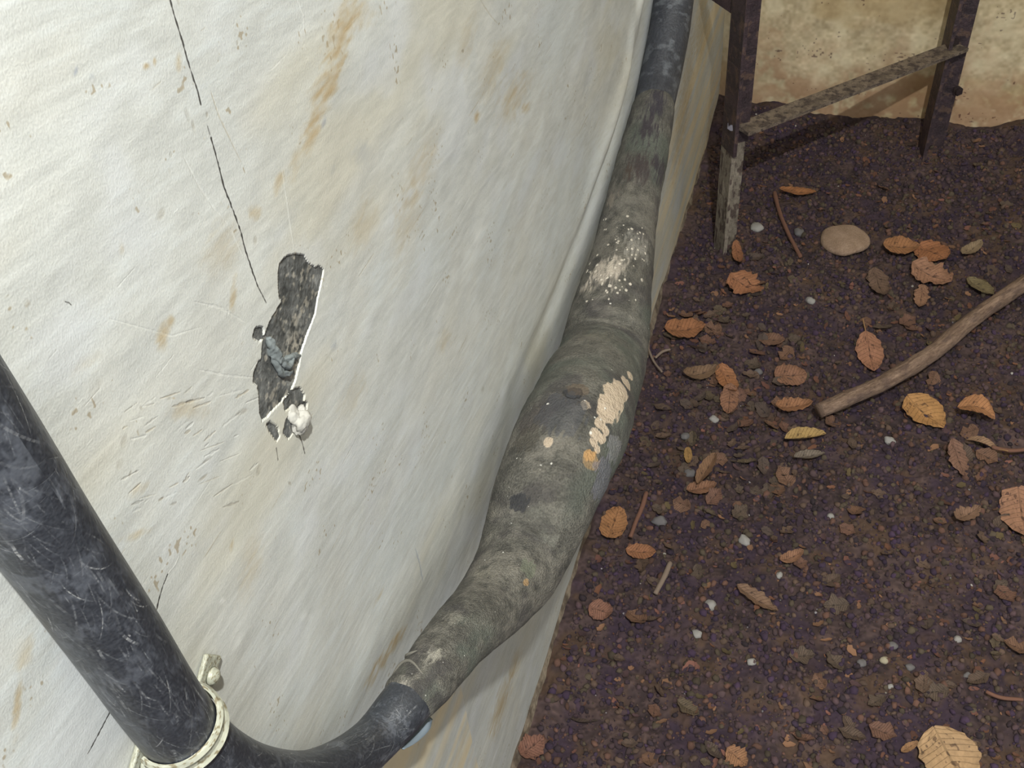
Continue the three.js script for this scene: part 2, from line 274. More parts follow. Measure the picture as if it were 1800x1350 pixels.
// sweep of a round section with its own radius at each station
function sweep(P, R, opt = {}) {
  const { sides = 32, steps = 10, wob = () => 0, capA = true, capB = true } = opt;
  const curve = new THREE.CatmullRomCurve3(P, false, 'centripetal'), n = (P.length - 1) * steps, pos = [], uv = [], idx = [];
  const rad = (t) => { const f = t * (R.length - 1), i = Math.min(R.length - 2, Math.floor(f)), q = f - i; const a = R[Math.max(0, i - 1)], b = R[i], c = R[i + 1], d = R[Math.min(R.length - 1, i + 2)]; return 0.5 * (2 * b + (c - a) * q + (2 * a - 5 * b + 4 * c - d) * q * q + (3 * b - a - 3 * c + d) * q * q * q); };
  const rings = [];
  const ref = opt.ref || new THREE.Vector3(1, 0, 0); let len = 0, last = null;
  for (let k = 0; k <= n; k++) {
    const t = k / n, c = curve.getPoint(t), T = curve.getTangent(t), N = ref.clone().addScaledVector(T, -ref.dot(T)).normalize(), B = new THREE.Vector3().crossVectors(T, N);
    if (last) len += c.distanceTo(last); last = c;
    rings.push({ c, T, N, B, len, t });
    for (let s = 0; s <= sides; s++) {
      const a = s / sides * Math.PI * 2, aa = s === sides ? 0 : a, r = rad(t) * (1 + wob(len, aa, t));
      const p = c.clone().addScaledVector(N, Math.cos(aa) * r).addScaledVector(B, Math.sin(aa) * r);
      pos.push(p.x, p.y, p.z); uv.push(t, s / sides);
    }
  }
  const w = sides + 1;
  for (let k = 0; k < n; k++) for (let s = 0; s < sides; s++) { const a = k * w + s, b = a + 1, c = a + w, d = c + 1; idx.push(a, b, d, a, d, c); }
  const cap = (k, flip) => { const o = pos.length / 3, c = rings[k].c; pos.push(c.x, c.y, c.z); uv.push(k / n, 0.5); for (let s = 0; s < sides; s++) { const a = k * w + s, b = a + 1; flip ? idx.push(o, b, a) : idx.push(o, a, b); } };
  if (capA) cap(0, true); if (capB) cap(n, false);
  const g = new THREE.BufferGeometry(); g.setAttribute('position', new THREE.Float32BufferAttribute(pos, 3)); g.setAttribute('uv', new THREE.Float32BufferAttribute(uv, 2)); g.setIndex(idx);
  g.computeVertexNormals();
  const nn = g.attributes.normal;                           // close the seam
  for (let k = 0; k <= n; k++) { const a = k * w, b = a + sides, x = nn.getX(a) + nn.getX(b), y = nn.getY(a) + nn.getY(b), z = nn.getZ(a) + nn.getZ(b), l = Math.hypot(x, y, z) || 1; nn.setXYZ(a, x / l, y / l, z / l); nn.setXYZ(b, x / l, y / l, z / l); }
  g.userData.length = len; g.rings = rings; return g;
}

// ---------------------------------------------------------------- floor, far wall and the rest of the room
const soilH = (x, z) => {
  let h = 0.010 * fbm(x * 7 + 2, z * 7, 3) + 0.007 * fbm(x * 30, z * 30 + 9, 3) + 0.003 * fbm(x * 110, z * 110, 2);
  h += 0.030 * smooth(0.16, 0, z - ZB) * (0.7 + 0.6 * fbm(x * 12, 5, 2));
  h += 0.008 * smooth(0.05, 0, x);
  return h * smooth(1.5, 1.0, x) * smooth(0.3, -0.1, z);
};
const soilTex = paintTex(1024, 1024, (i, j) => {
  const x = i / 1024, y = j / 1024, a = fbm(x * 10, y * 10, 4), b = fbm(x * 60 + 9, y * 60, 3), c = vn(x * 256, y * 256), d = fbm(x * 24 + 77, y * 24 + 3, 3), e = fbm(x * 30 + 5, y * 30 + 44, 3);
  let r = 64 + 16 * a + 18 * b + 14 * c, g = 50 + 14 * a + 15 * b + 12 * c, bl = 50 + 12 * a + 12 * b + 11 * c;
  const p = smooth(-0.05, 0.4, d); r = lerp(r, 50, p * 0.7); g = lerp(g, 37, p * 0.7); bl = lerp(bl, 54, p * 0.7);
  const o = smooth(0.1, 0.5, e); r = lerp(r, 82, o * 0.6); g = lerp(g, 62, o * 0.6); bl = lerp(bl, 44, o * 0.6);
  return [r, g, bl, 0.5 + 0.25 * b + 0.2 * c];
});
soilTex.map.repeat.set(1.2, 1.2); soilTex.bump.repeat.set(1.2, 1.2);
const soilMat = new THREE.MeshStandardMaterial({ map: soilTex.map, bumpMap: soilTex.bump, bumpScale: 0.004, roughness: 0.95 });
{
  const xs = [...span(-0.02, 1.1, 0.0045), ...span(1.1, XR, 0.05).slice(1)], zs = [...span(ZB - 0.02, -0.25, 0.0045), ...span(-0.25, ZF, 0.05).slice(1)];
  const g = gridGeo(xs, zs.reverse(), (x, z) => [x, soilH(x, z), z], (x, z) => [x, -z]);
  const f = new THREE.Group(); f.name = numbered('floor'); scene.add(f); struct(f, 'earth floor covered in dark crumbly soil and leaf litter', 'floor');
  mesh('soil', g, soilMat, f);
  mesh('slab', box(-0.2, XR + 0.2, -0.25, -0.03, ZB - 0.2, ZF + 0.2), soilMat, f);
}
const backTex = paintTex(1024, 1024, (i, j) => {
  const x = i / 1024 * 1.2, y = j / 1024 * 1.2;             // metres
  const a = fbm(x * 9 + 4, y * 9, 4), b = fbm(x * 26 + 3, y * 26 + 8, 4), c = vn(x * 210, y * 210), d = fbm(x * 60, y * 60, 3);
  let r = 190 + 24 * a + 24 * d + 14 * c, g = 174 + 24 * a + 24 * d + 14 * c, bl = 142 + 24 * a + 22 * d + 14 * c;
  const pale = smooth(0.1, 0.45, b); r = lerp(r, 222, pale * 0.5); g = lerp(g, 210, pale * 0.5); bl = lerp(bl, 178, pale * 0.5);
  const och = smooth(0.02, 0.5, fbm(x * 12 + 31, y * 15 + 2, 3)); r = lerp(r, 160, och * 0.5); g = lerp(g, 134, och * 0.5); bl = lerp(bl, 92, och * 0.5);
  const rise = smooth(0.17, 0.02, y + 0.09 * fbm(x * 22, y * 22 + 6, 4)) * smooth(-0.6, 0.1, d); r = lerp(r, 146, rise * 0.7); g = lerp(g, 110, rise * 0.7); bl = lerp(bl, 82, rise * 0.7);   // earth splashed on the foot of the wall
  const spk = vn(x * 300 + 8, y * 300) * vn(x * 33, y * 33); if (spk > 0.55) { r -= 60; g -= 60; bl -= 45; }
  return [r, g, bl, 0.5 + 0.25 * b + 0.2 * d];
}, false);
backTex.map.wrapS = backTex.bump.wrapS = backTex.map.wrapT = backTex.bump.wrapT = THREE.MirroredRepeatWrapping;
const backMat = new THREE.MeshStandardMaterial({ map: backTex.map, bumpMap: backTex.bump, bumpScale: 0.004, roughness: 0.92 });
{
  const g = gridGeo(span(-0.02, XR, 0.02), span(-0.02, HC, 0.02), (x, y) => [x, y, ZB + 0.004 * fbm(x * 9, y * 9, 3)], (x, y) => [x / 1.2, y / 1.2]);
  const w = new THREE.Group(); w.name = numbered('wall_back'); scene.add(w); struct(w, 'tan mottled plaster end wall behind the steel frame', 'wall');
  mesh('plaster_face', g, backMat, w); mesh('core', box(-0.2, XR + 0.2, -0.2, HC, ZB - 0.2, ZB - 0.02), backMat, w);
}
const limeMat = new THREE.MeshStandardMaterial({ color: 0xc9c8c2, bumpMap: backTex.bump, bumpScale: 0.003, roughness: 0.92 });
struct(mesh('wall_right', box(XR, XR + 0.2, -0.05, HC, ZB - 0.02, ZF), limeMat), 'lime-washed wall facing the white plaster wall', 'wall');
struct(mesh('ceiling', box(-0.2, XR + 0.2, HC, HC + 0.2, ZB - 0.2, ZF + 0.2), limeMat), 'flat plaster ceiling of the small room', 'ceiling');
struct(mesh('wall_front', mergeGeometries([box(-0.2, 0.9, -0.05, HC, ZF, ZF + 0.2), box(1.9, XR + 0.2, -0.05, HC, ZF, ZF + 0.2), box(0.9, 1.9, 1.98, HC, ZF, ZF + 0.2)]), limeMat), 'lime-washed wall with a doorway added to let in fill light', 'wall');  // unseen doorway, added as the opening for the fill light
// dirty mortar fillet along the foot of the white wall
{
  const t = paintTex(512, 64, (i, j) => { const x = i / 512 * 20, y = j / 64; const a = fbm(x * 3, y * 4, 4), b = vn(x * 20, y * 22); const q = smooth(-0.3, 0.4, a); return [lerp(132, 92, q) + 14 * b, lerp(120, 80, q) + 13 * b, lerp(104, 68, q) + 12 * b, 0.5 + 0.3 * a + 0.1 * b]; });
  t.map.repeat.set(1.5, 1); t.bump.repeat.set(1.5, 1);
  const us = span(0.1, 1.62, 0.006), vs = [0, 0.25, 0.5, 0.75, 1];
  const g = gridGeo(us, vs, (u, s) => { const k = 1 + 0.35 * fbm(u * 14, 3, 3), a = s * Math.PI / 2; return [0.0155 * k * (1 - Math.sin(a)) - 0.002 * (s === 1), -0.006 + 0.030 * k * (1 - Math.cos(a)), -u]; }, (u, s) => [u, s]);
  struct(mesh('baseboard_left', g, new THREE.MeshStandardMaterial({ map: t.map, bumpMap: t.bump, bumpScale: 0.003, roughness: 0.95 })), 'dirty mortar fillet along the foot of the white wall', 'skirting');
}

// ---------------------------------------------------------------- the pipe on the white wall
// [x, y, half width in pixels, gap to the wall in metres] along its centre line
const TRACE = [[-420, 250, 142, 0], [-250, 480, 125, 0], [-60, 740, 105, 0], [75, 935, 90, 0], [195, 1107, 80, 0], [303, 1264, 70, 0], [368, 1333, 66, 0], [456, 1374, 61, 0], [556, 1370, 52, 0.002], [655, 1304, 43, 0.006], [708, 1243, 49, 0.010], [760, 1178, 54, 0.013], [808, 1118, 58, 0.015], [856, 1070, 64, 0.015], [915, 985, 79, 0.013], [956, 877, 90, 0.011], [1003, 765, 96, 0.009], [1030, 700, 89, 0.008], [1058, 634, 77, 0.007], [1072, 560, 70, 0.006], [1094, 453, 56, 0.004], [1109, 366, 48, 0.002], [1132, 268, 43, 0], [1155, 160, 36, 0], [1174, 67, 36, 0], [1184, 0, 35, 0], [1205, -150, 33, 0], [1228, -330, 31, 0]];
const STN = TRACE.map(([x, y, w, gap]) => { let r = 0.02, P; for (let i = 0; i < 60; i++) { P = onWall(x, y, r + gap); r = 0.5 * r + 0.5 * w * P.depth / F; } return { P, r }; });
const LAG0 = 10, LAG1 = 23;                                // the lagged stretch
const rBare = 0.0134;
const pipe = thing('wall_pipe', 'long sagging pipe on the white wall, black and bare near the clip, lagged beyond', 'pipe');
const blackTex = (() => {
  const w = 2048, h = 512, C = new Float32Array(w * h), D = new Float32Array(w * h), s0 = seed; seed = 4242;
  for (let q = 0; q < 2400; q++) {                          // scuffs, mostly lengthwise, and some curved ones
    let x = rr(0, w), y = rr(0, h), a = rnd() < 0.8 ? rr(-0.22, 0.22) : rr(-1.5, 1.5), l = rr(10, 130) * (rnd() < 0.15 ? 1.8 : 1), b = rr(0.10, 0.62) * (rnd() < 0.2 ? 1.5 : 0.8), k = rr(-0.012, 0.012), wd = rnd() < 0.12 ? 5 : rnd() < 0.4 ? 3 : 2;
    const dens = fbm(x / 130, y / 90, 2); if (dens < -0.1 && rnd() < 0.75) continue;
    for (let t = 0; t < l; t++) { x += Math.cos(a); y += Math.sin(a) * 0.75; a += k; const f = b * (0.5 + 0.5 * vn(x * 0.25, y * 0.25 + q)) * Math.sin(Math.PI * t / l); for (let e = 0; e < wd; e++) { const i = ((Math.round(x) % w) + w) % w, j = (((Math.round(y) + e) % h) + h) % h; C[j * w + i] = Math.max(C[j * w + i], f); } }
  }
  seed = s0;
  return paintTex(w, h, (i, j) => {
    const x = i / w * 40, y = j / h * 8, n = fbm(x, y, 4), m = fbm(x * 3 + 8, y * 9, 3), g = vn(x * 14, y * 14), s = C[j * w + i];
    const du = smooth(-0.05, 0.6, n + 0.5 * m) * 0.42;
    let r = 45 + 10 * g, gg = 48 + 10 * g, b = 54 + 10 * g;
    r = lerp(r, 104, du); gg = lerp(gg, 108, du); b = lerp(b, 116, du);
    r = lerp(r, 172, s); gg = lerp(gg, 172, s); b = lerp(b, 170, s);   // plastic abraded to grey along each scratch
    return [r, gg, b, 0.55 + 0.15 * m - 0.3 * s];
  });
})();
const blackMat = new THREE.MeshPhysicalMaterial({ map: blackTex.map, bumpMap: blackTex.bump, bumpScale: 0.0006, roughness: 0.42, clearcoat: 0.15, clearcoatRoughness: 0.3 });
{
  const A = STN.slice(0, LAG0 + 2);
  const g = sweep(A.map((s) => s.P), A.map((s, i) => i >= LAG0 ? rBare : s.r), { sides: 48, steps: 12, wob: (l, a) => 0.010 * fbm(l * 30, a * 2, 2) });
  const u = g.attributes.uv; for (let i = 0; i < u.count; i++) u.setX(i, u.getX(i) * 1.6);
  const b = mesh('bare_pipe', g, blackMat, pipe); b.userData.label = 'scuffed black plastic stretch of the pipe';
}
const darkTex = paintTex(512, 256, (i, j) => { const x = i / 512 * 12, y = j / 256 * 8, a = fbm(x, y, 4), b = fbm(x * 4, y * 2 + 40, 3), c = vn(x * 20, y * 14), q = smooth(0.05, 0.5, b); return [lerp(46 + 12 * a, 92, q * 0.6) + 8 * c, lerp(48 + 12 * a, 96, q * 0.6) + 8 * c, lerp(54 + 12 * a, 100, q * 0.6) + 8 * c, 0.5 + 0.3 * a + 0.1 * c]; });
{
  const A = STN.slice(LAG1 - 2);
  const g = sweep(A.map((s) => s.P), A.map((s, i) => i < 2 ? 0.018 : s.r), { sides: 40, steps: 10, wob: (l, a) => 0.02 * fbm(l * 30, a * 2, 2) });
  const b = mesh('upper_pipe', g, new THREE.MeshStandardMaterial({ map: darkTex.map, bumpMap: darkTex.bump, bumpScale: 0.0015, roughness: 0.6 }), pipe); b.userData.label = 'dark blue-grey stretch running up the wall';
}
{
  const A = STN.slice(LAG0, LAG1 + 1);
  const wob = (l, a, t) => 0.035 * fbm(l * 24 + 3, a * 1.3, 3) + 0.02 * fbm(l * 90, Math.cos(a) * 3 + 7, 2) + 0.03 * Math.sin(l * 210 + a * 1.0 + 2 * fbm(l * 20, a, 2)) * smooth(0.16, 0.03, t) - 0.16 * smooth(0.02, 0, t) - 0.25 * smooth(0.975, 1, t);
  const g = sweep(A.map((s) => s.P), A.map((s) => s.r), { sides: 72, steps: 26, wob, ref: new THREE.Vector3(-1, 0, 0) });
  const lag = new THREE.Mesh(g, new THREE.MeshStandardMaterial({ roughness: 0.93 }));
  lag.updateMatrixWorld();
  const rc = new THREE.Raycaster();
  const hit = (x, y) => { rc.set(EYE, ray(x, y).normalize()); const h = rc.intersectObject(lag)[0]; return h && h.uv; };
  const W = 2048, H = 1024;
  const L = g.userData.length, circ = 2 * Math.PI * 0.03, marks = [];
  const mk = (x, y, rpx, tint, a, rough = 0.5, hh = 0, asp = 1, rot = 0) => { const q = hit(x, y); if (!q) return; const d = onWall(x, y, 0.05).depth; marks.push({ u: q.x * L, v: q.y * circ, r: rpx * d / F, tint, a, rough, hh, asp, rot }); };
  const BEIGE = [170, 154, 134], DARK = [44, 44, 46], GREY = [168, 164, 156], GREEN = [96, 100, 84], OCH = [168, 130, 84];
  [[1092, 683, 13], [1080, 700, 16], [1072, 716, 16], [1066, 731, 12], [1086, 690, 14], [1100, 672, 10], [1107, 660, 6], [1056, 746, 8], [1048, 765, 8], [1058, 772, 7], [1043, 778, 6], [1062, 700, 7], [1050, 790, 5], [1064, 757, 7]].forEach(([x, y, r]) => mk(x, y, r * 1.1, BEIGE, 0.95, 0.5, -0.12));
  mk(964, 778, 9, BEIGE, 0.9, 0.5, 0.1); mk(1030, 712, 8, BEIGE, 0.7, 0.7); mk(1036, 800, 8, OCH, 0.8, 0.7); mk(1040, 812, 12, OCH, 0.5, 0.9);
  mk(912, 885, 22, DARK, 0.85, 0.5, -0.1); mk(905, 880, 14, DARK, 0.8, 0.6); mk(1006, 690, 14, DARK, 0.95, 0.3, -0.5); mk(1014, 684, 16, [92, 76, 60], 0.5, 0.4);
  mk(940, 735, 34, [66, 60, 58], 0.55, 0.8); mk(985, 725, 40, [58, 60, 66], 0.5, 0.8); mk(925, 770, 30, [62, 58, 50], 0.5, 0.8); mk(1080, 790, 16, [120, 118, 122], 0.5, 0.8); mk(1060, 850, 26, [104, 102, 116], 0.5, 0.8);
  mk(1125, 290, 40, [52, 44, 44], 0.85, 1.1); mk(1142, 225, 40, [46, 40, 46], 0.85, 1.1); mk(1104, 300, 22, [66, 54, 46], 0.7, 1.1); mk(1160, 300, 30, [46, 40, 46], 0.8, 1.1); mk(1155, 180, 34, [44, 40, 48], 0.85, 1.1); mk(1115, 430, 40, GREY, 0.45, 1.1); mk(1075, 350, 30, [150, 138, 124], 0.5, 1); mk(1060, 480, 36, [182, 172, 158], 0.75, 1.1); mk(1030, 505, 18, [182, 172, 158], 0.7, 1); mk(1085, 470, 26, [182, 172, 158], 0.6, 1.1);
  mk(760, 1150, 46, [150, 146, 134], 0.75, 1.1); mk(705, 1205, 40, [152, 146, 136], 0.75, 1.1); mk(800, 1085, 40, [128, 124, 114], 0.6, 1.1); mk(690, 1235, 22, [150, 146, 136], 0.6, 1.1); mk(850, 1010, 36, [120, 116, 104], 0.5, 1.1); mk(735, 1190, 20, [150, 146, 134], 0.4, 1); mk(930, 1000, 20, GREEN, 0.6, 0.8); mk(925, 1024, 9, OCH, 0.6, 0.8); mk(965, 950, 30, [116, 116, 108], 0.4, 1); mk(1040, 590, 36, [122, 118, 104], 0.4, 1);
  { const s0 = seed; seed = 99; for (let i = 0; i < 80; i++) mk(rr(1030, 1135), rr(380, 530), rr(1.2, 3.0), [196, 188, 174], 0.9, 0.9, 0.1); for (let i = 0; i < 40; i++) { const t = rnd(); mk(lerp(690, 1110, t) + rr(-60, 60), lerp(1250, 540, t) + rr(-60, 60), rr(0.9, 2.0), [200, 198, 190], 0.9, 0.9, 0.1); } seed = s0; }
  const C = new Float32Array(W * H * 4);
  for (let j = 0; j < H; j++) for (let i = 0; i < W; i++) {
    const u = i / W * L, y = j / H * circ, k = (j * W + i) * 4;
    const a = fbm(u * 34, y * 34 + 5, 4), b = fbm(u * 130, y * 130 + 9, 4), c = vn(u * 1500, y * 1500), m = fbm(u * 20 + 60, y * 22, 3), p = fbm(u * 46 + 7, y * 46 + 70, 4);
    const fi = fbm(u * 700 + 9 * a, y * 190 + 6 * b, 2);
    let s = 1 + 0.18 * a + 0.26 * b + 0.16 * c + 0.14 * fi, r = 80 * s, g = 78 * s, bl = 72 * s;
    const gr = smooth(0.05, 0.5, m) * 0.5; r = lerp(r, 70, gr); g = lerp(g, 80, gr); bl = lerp(bl, 72, gr);
    const dk = smooth(0.1, 0.5, p) * 0.5; r = lerp(r, 52, dk); g = lerp(g, 49, dk); bl = lerp(bl, 50, dk);
    const ds = smooth(0.1, 0.55, -m + 0.5 * b) * 0.4; r = lerp(r, 116, ds); g = lerp(g, 111, ds); bl = lerp(bl, 102, ds);
    C[k] = r; C[k + 1] = g; C[k + 2] = bl; C[k + 3] = 0.5 + 0.22 * b + 0.12 * c;
  }
  for (const M of marks) {
    const e = M.r * 1.7, i0 = Math.floor((M.u - e) / L * W), i1 = Math.ceil((M.u + e) / L * W), j0 = Math.floor((M.v - e) / circ * H), j1 = Math.ceil((M.v + e) / circ * H);
    for (let j = j0; j <= j1; j++) for (let i = Math.max(0, i0); i <= Math.min(W - 1, i1); i++) {
      const jj = ((j % H) + H) % H, du = i / W * L - M.u, dv = j / H * circ - M.v;
      const d = Math.hypot(du, dv) / M.r + M.rough * 0.8 * fbm(i * 0.05 + 3, j * 0.09, 3), q = smooth(1.05, M.rough > 0.95 ? 0.2 : 0.85, d) * M.a, k = (jj * W + i) * 4;
      if (q <= 0) continue;
      C[k] = lerp(C[k], M.tint[0], q); C[k + 1] = lerp(C[k + 1], M.tint[1], q); C[k + 2] = lerp(C[k + 2], M.tint[2], q); C[k + 3] += M.hh * q;
    }
  }
  const t = paintTex(W, H, (i, j) => { const k = (j * W + i) * 4; return [C[k], C[k + 1], C[k + 2], C[k + 3]]; });
  lag.material.map = t.map; lag.material.bumpMap = t.bump; lag.material.bumpScale = 0.003;
  lag.name = 'lagging'; lag.castShadow = lag.receiveShadow = true; pipe.add(lag);
  lag.userData.label = 'dusty grey-brown lagging with a pale peeled patch';
  // torn folds at the start of the lagging and a pale scrap of tape
  const fold = (i, f, rad, tube) => {
    const R = g.rings[i], rr0 = rad, pts = [];
    for (let s = 0; s <= 18; s++) { const a = f[0] + (f[1] - f[0]) * s / 18; pts.push(R.c.clone().addScaledVector(R.N, Math.cos(a) * rr0).addScaledVector(R.B, Math.sin(a) * rr0).addScaledVector(R.T, 0.003 * Math.sin(s * 0.5 + i))); }
    return sweep(pts, pts.map((_, s) => tube * (0.25 + 0.75 * Math.sin(Math.PI * s / 18))), { sides: 8, steps: 2, ref: R.T });
  };
  const foldMat = new THREE.MeshStandardMaterial({ color: 0x6d6a62, roughness: 0.9 });
  mesh('torn_fold', fold(14, [-1.6, 1.9], 0.0150, 0.0011), foldMat, pipe);
  mesh('torn_fold', fold(24, [-1.2, 2.0], 0.0156, 0.0010), foldMat, pipe);
  mesh('torn_fold', fold(36, [-1.4, 1.6], 0.0164, 0.0008), foldMat, pipe);
  const tp = [[752, 1262], [744, 1276], [735, 1290], [722, 1305], [708, 1316]].map(([x, y]) => { const q = hit(x - 6, y - 8); return onWall(x, y, 0.03); });
  const scrap = sweep(tp, [0.0028, 0.0042, 0.0036, 0.0024, 0.0010], { sides: 10, steps: 5, ref: new THREE.Vector3(1, 0, 0), wob: (l, a) => -0.55 * Math.abs(Math.sin(a)) });
  const sc = mesh('tape_scrap', scrap, new THREE.MeshStandardMaterial({ color: 0x74808a, roughness: 0.7 }), pipe); sc.userData.label = 'pale blue-grey scrap of tape hanging from the lagging';
}

// ---------------------------------------------------------------- saddle clip
{
  const c5 = STN[5], c6 = STN[6], C = c5.P.clone().lerp(c6.P, 0.22), T = c6.P.clone().sub(c5.P).normalize(), N = new THREE.Vector3(1, 0, 0); N.addScaledVector(T, -N.dot(T)).normalize();
  const Bn = new THREE.Vector3().crossVectors(T, N);
  const clip = thing('pipe_clip', 'pale painted metal saddle clip screwed over the black pipe', 'pipe clip', [0, C.y, C.z]), o = new THREE.Vector3(C.x, 0, 0);
  const paint = paintTex(128, 128, (i, j) => { const x = i / 128 * 8, y = j / 128 * 8, a = fbm(x, y, 4), q = smooth(0.15, 0.5, fbm(x * 2 + 9, y * 2, 3)); return [lerp(164 + 20 * a, 122, q), lerp(165 + 20 * a, 114, q), lerp(150 + 18 * a, 92, q), 0.5 + 0.4 * a]; });
  const cm = new THREE.MeshStandardMaterial({ map: paint.map, bumpMap: paint.bump, bumpScale: 0.0003, roughness: 0.45, metalness: 0.2 });
  // band: flat section with two raised ribs, swept over the pipe square to its axis
  const R = (c5.r * 0.78 + c6.r * 0.22) + 0.0004, prof = [[-0.0042, 0], [-0.0042, 0.0010], [-0.0030, 0.0019], [-0.0016, 0.0008], [0.0016, 0.0008], [0.0030, 0.0019], [0.0042, 0.0010], [0.0042, 0], [-0.0042, 0]];
  const pos = [], uv = [], idx = [], n = 44, m = prof.length;
  for (let k = 0; k <= n; k++) { const a = -Math.PI * 0.5 - 0.4 + (Math.PI + 0.8) * k / n; for (let s = 0; s < m; s++) { const [w, h] = prof[s], r = R + h, p = o.clone().addScaledVector(N, Math.cos(a) * r).addScaledVector(Bn, Math.sin(a) * r).addScaledVector(T, w); pos.push(Math.max(0.0005, p.x), p.y, p.z); uv.push(k / n * 2, s / m); } }
  for (let k = 0; k < n; k++) for (let s = 0; s + 1 < m; s++) { const a = k * m + s, b = a + 1, c = a + m, d = c + 1; idx.push(a, d, c, a, b, d); }
  let g = new THREE.BufferGeometry(); g.setAttribute('position', new THREE.Float32BufferAttribute(pos, 3)); g.setAttribute('uv', new THREE.Float32BufferAttribute(uv, 2)); g.setIndex(idx); g = toCreasedNormals(g, 0.7);
  mesh('band', g, cm, clip);
  for (const [x, y, tilt] of [[362, 1186, 0.5], [246, 1338, 0.5]]) {
    const p = onWall(x, y, 0.001), q = new THREE.Vector3(0, p.y - C.y, p.z - C.z);
    const lug = new RoundedBoxGeometry(0.0022, 0.011, 0.015, 3, 0.001); lug.rotateX(tilt); lug.translate(0.0014, q.y, q.z);
    const l = mesh('lug', lug, cm, clip);
    const head = new THREE.LatheGeometry([[0, 0.0034], [0.0014, 0.0032], [0.0027, 0.0023], [0.0034, 0.0009], [0.0035, 0], [0, 0]].map(([a, b]) => new THREE.Vector2(a, b)), 24);
    head.rotateZ(-Math.PI / 2); head.translate(0.0024, q.y - 0.0012, q.z - 0.0006);
    mesh('screw_head', head, cm, l);
  }
}

// ---------------------------------------------------------------- what sticks in the chipped hole
{
  const grey = new THREE.MeshStandardMaterial({ color: 0x666c6c, roughness: 0.8 });
  const zp = (L, off) => L.map(([x, y, o = off]) => onWall(350 + x / 3.375, 400 + y / 3.375, o));
  const strip = thing('bent_lead_strip', 'bent grey metal strip sticking out of the chipped hole', 'metal strip');
  mesh('strand', sweep(zp([[408, 655], [425, 690], [440, 730], [462, 775], [490, 805], [525, 825], [545, 800], [556, 770]], 0.001), [0.0010, 0.0021, 0.0024, 0.0024, 0.0023, 0.0020, 0.0018, 0.0008], { sides: 16, steps: 8, wob: (l, a) => -0.35 * Math.abs(Math.sin(a + 0.6)) + 0.5 * fbm(l * 420, a * 1.4, 3) }), grey, strip);
  mesh('strand', sweep(zp([[430, 760], [450, 800], [475, 840], [505, 868], [540, 855], [548, 830]], 0.0006), [0.0006, 0.0014, 0.0016, 0.0016, 0.0013, 0.0006], { sides: 14, steps: 8, wob: (l, a) => -0.35 * Math.abs(Math.sin(a + 1.1)) + 0.5 * fbm(l * 420 + 30, a * 1.4, 3) }), grey, strip);
  mesh('strand', sweep(zp([[500, 790], [530, 780], [565, 765], [600, 760]], 0), [0.0012, 0.0022, 0.0018, 0.0006], { sides: 14, steps: 8, wob: (l, a) => -0.35 * Math.abs(Math.sin(a + 1.1)) + 0.5 * fbm(l * 420 + 30, a * 1.4, 3) }), grey, strip);
  const lump = (x, y, off, r, sx, sy) => { const g = new THREE.IcosahedronGeometry(r, 4), p = g.attributes.position, c = zp([[x, y]], off)[0]; for (let i = 0; i < p.count; i++) { const a = new THREE.Vector3().fromBufferAttribute(p, i), k = 1 + 0.55 * fbm(a.x / r * 2.2 + a.z / r + x, a.y / r * 2.2 + a.z / r * 1.7, 4); p.setXYZ(i, c.x + a.x * k * 0.8, c.y + a.y * k * sy, c.z + a.z * k * sx); } let q = mergeVertices(g.deleteAttribute('uv') && g); q.deleteAttribute('normal'); q = mergeVertices(q); q.computeVertexNormals(); return q; };
  const white = new THREE.MeshStandardMaterial({ color: 0xa5a39c, roughness: 0.9 });
  const pl = thing('plaster_lump', 'small white crumbly plaster lump at the foot of the chipped hole', 'plaster lump');
  mesh('lump', lump(596, 1150, 0.0012, 0.0046, 1, 1), white, pl);
  mesh('crumb', lump(608, 1085, 0.001, 0.0020, 1, 1), white, pl);
  mesh('crumb', lump(550, 1120, -0.0005, 0.0034, 1, 1.3), white, pl);
}

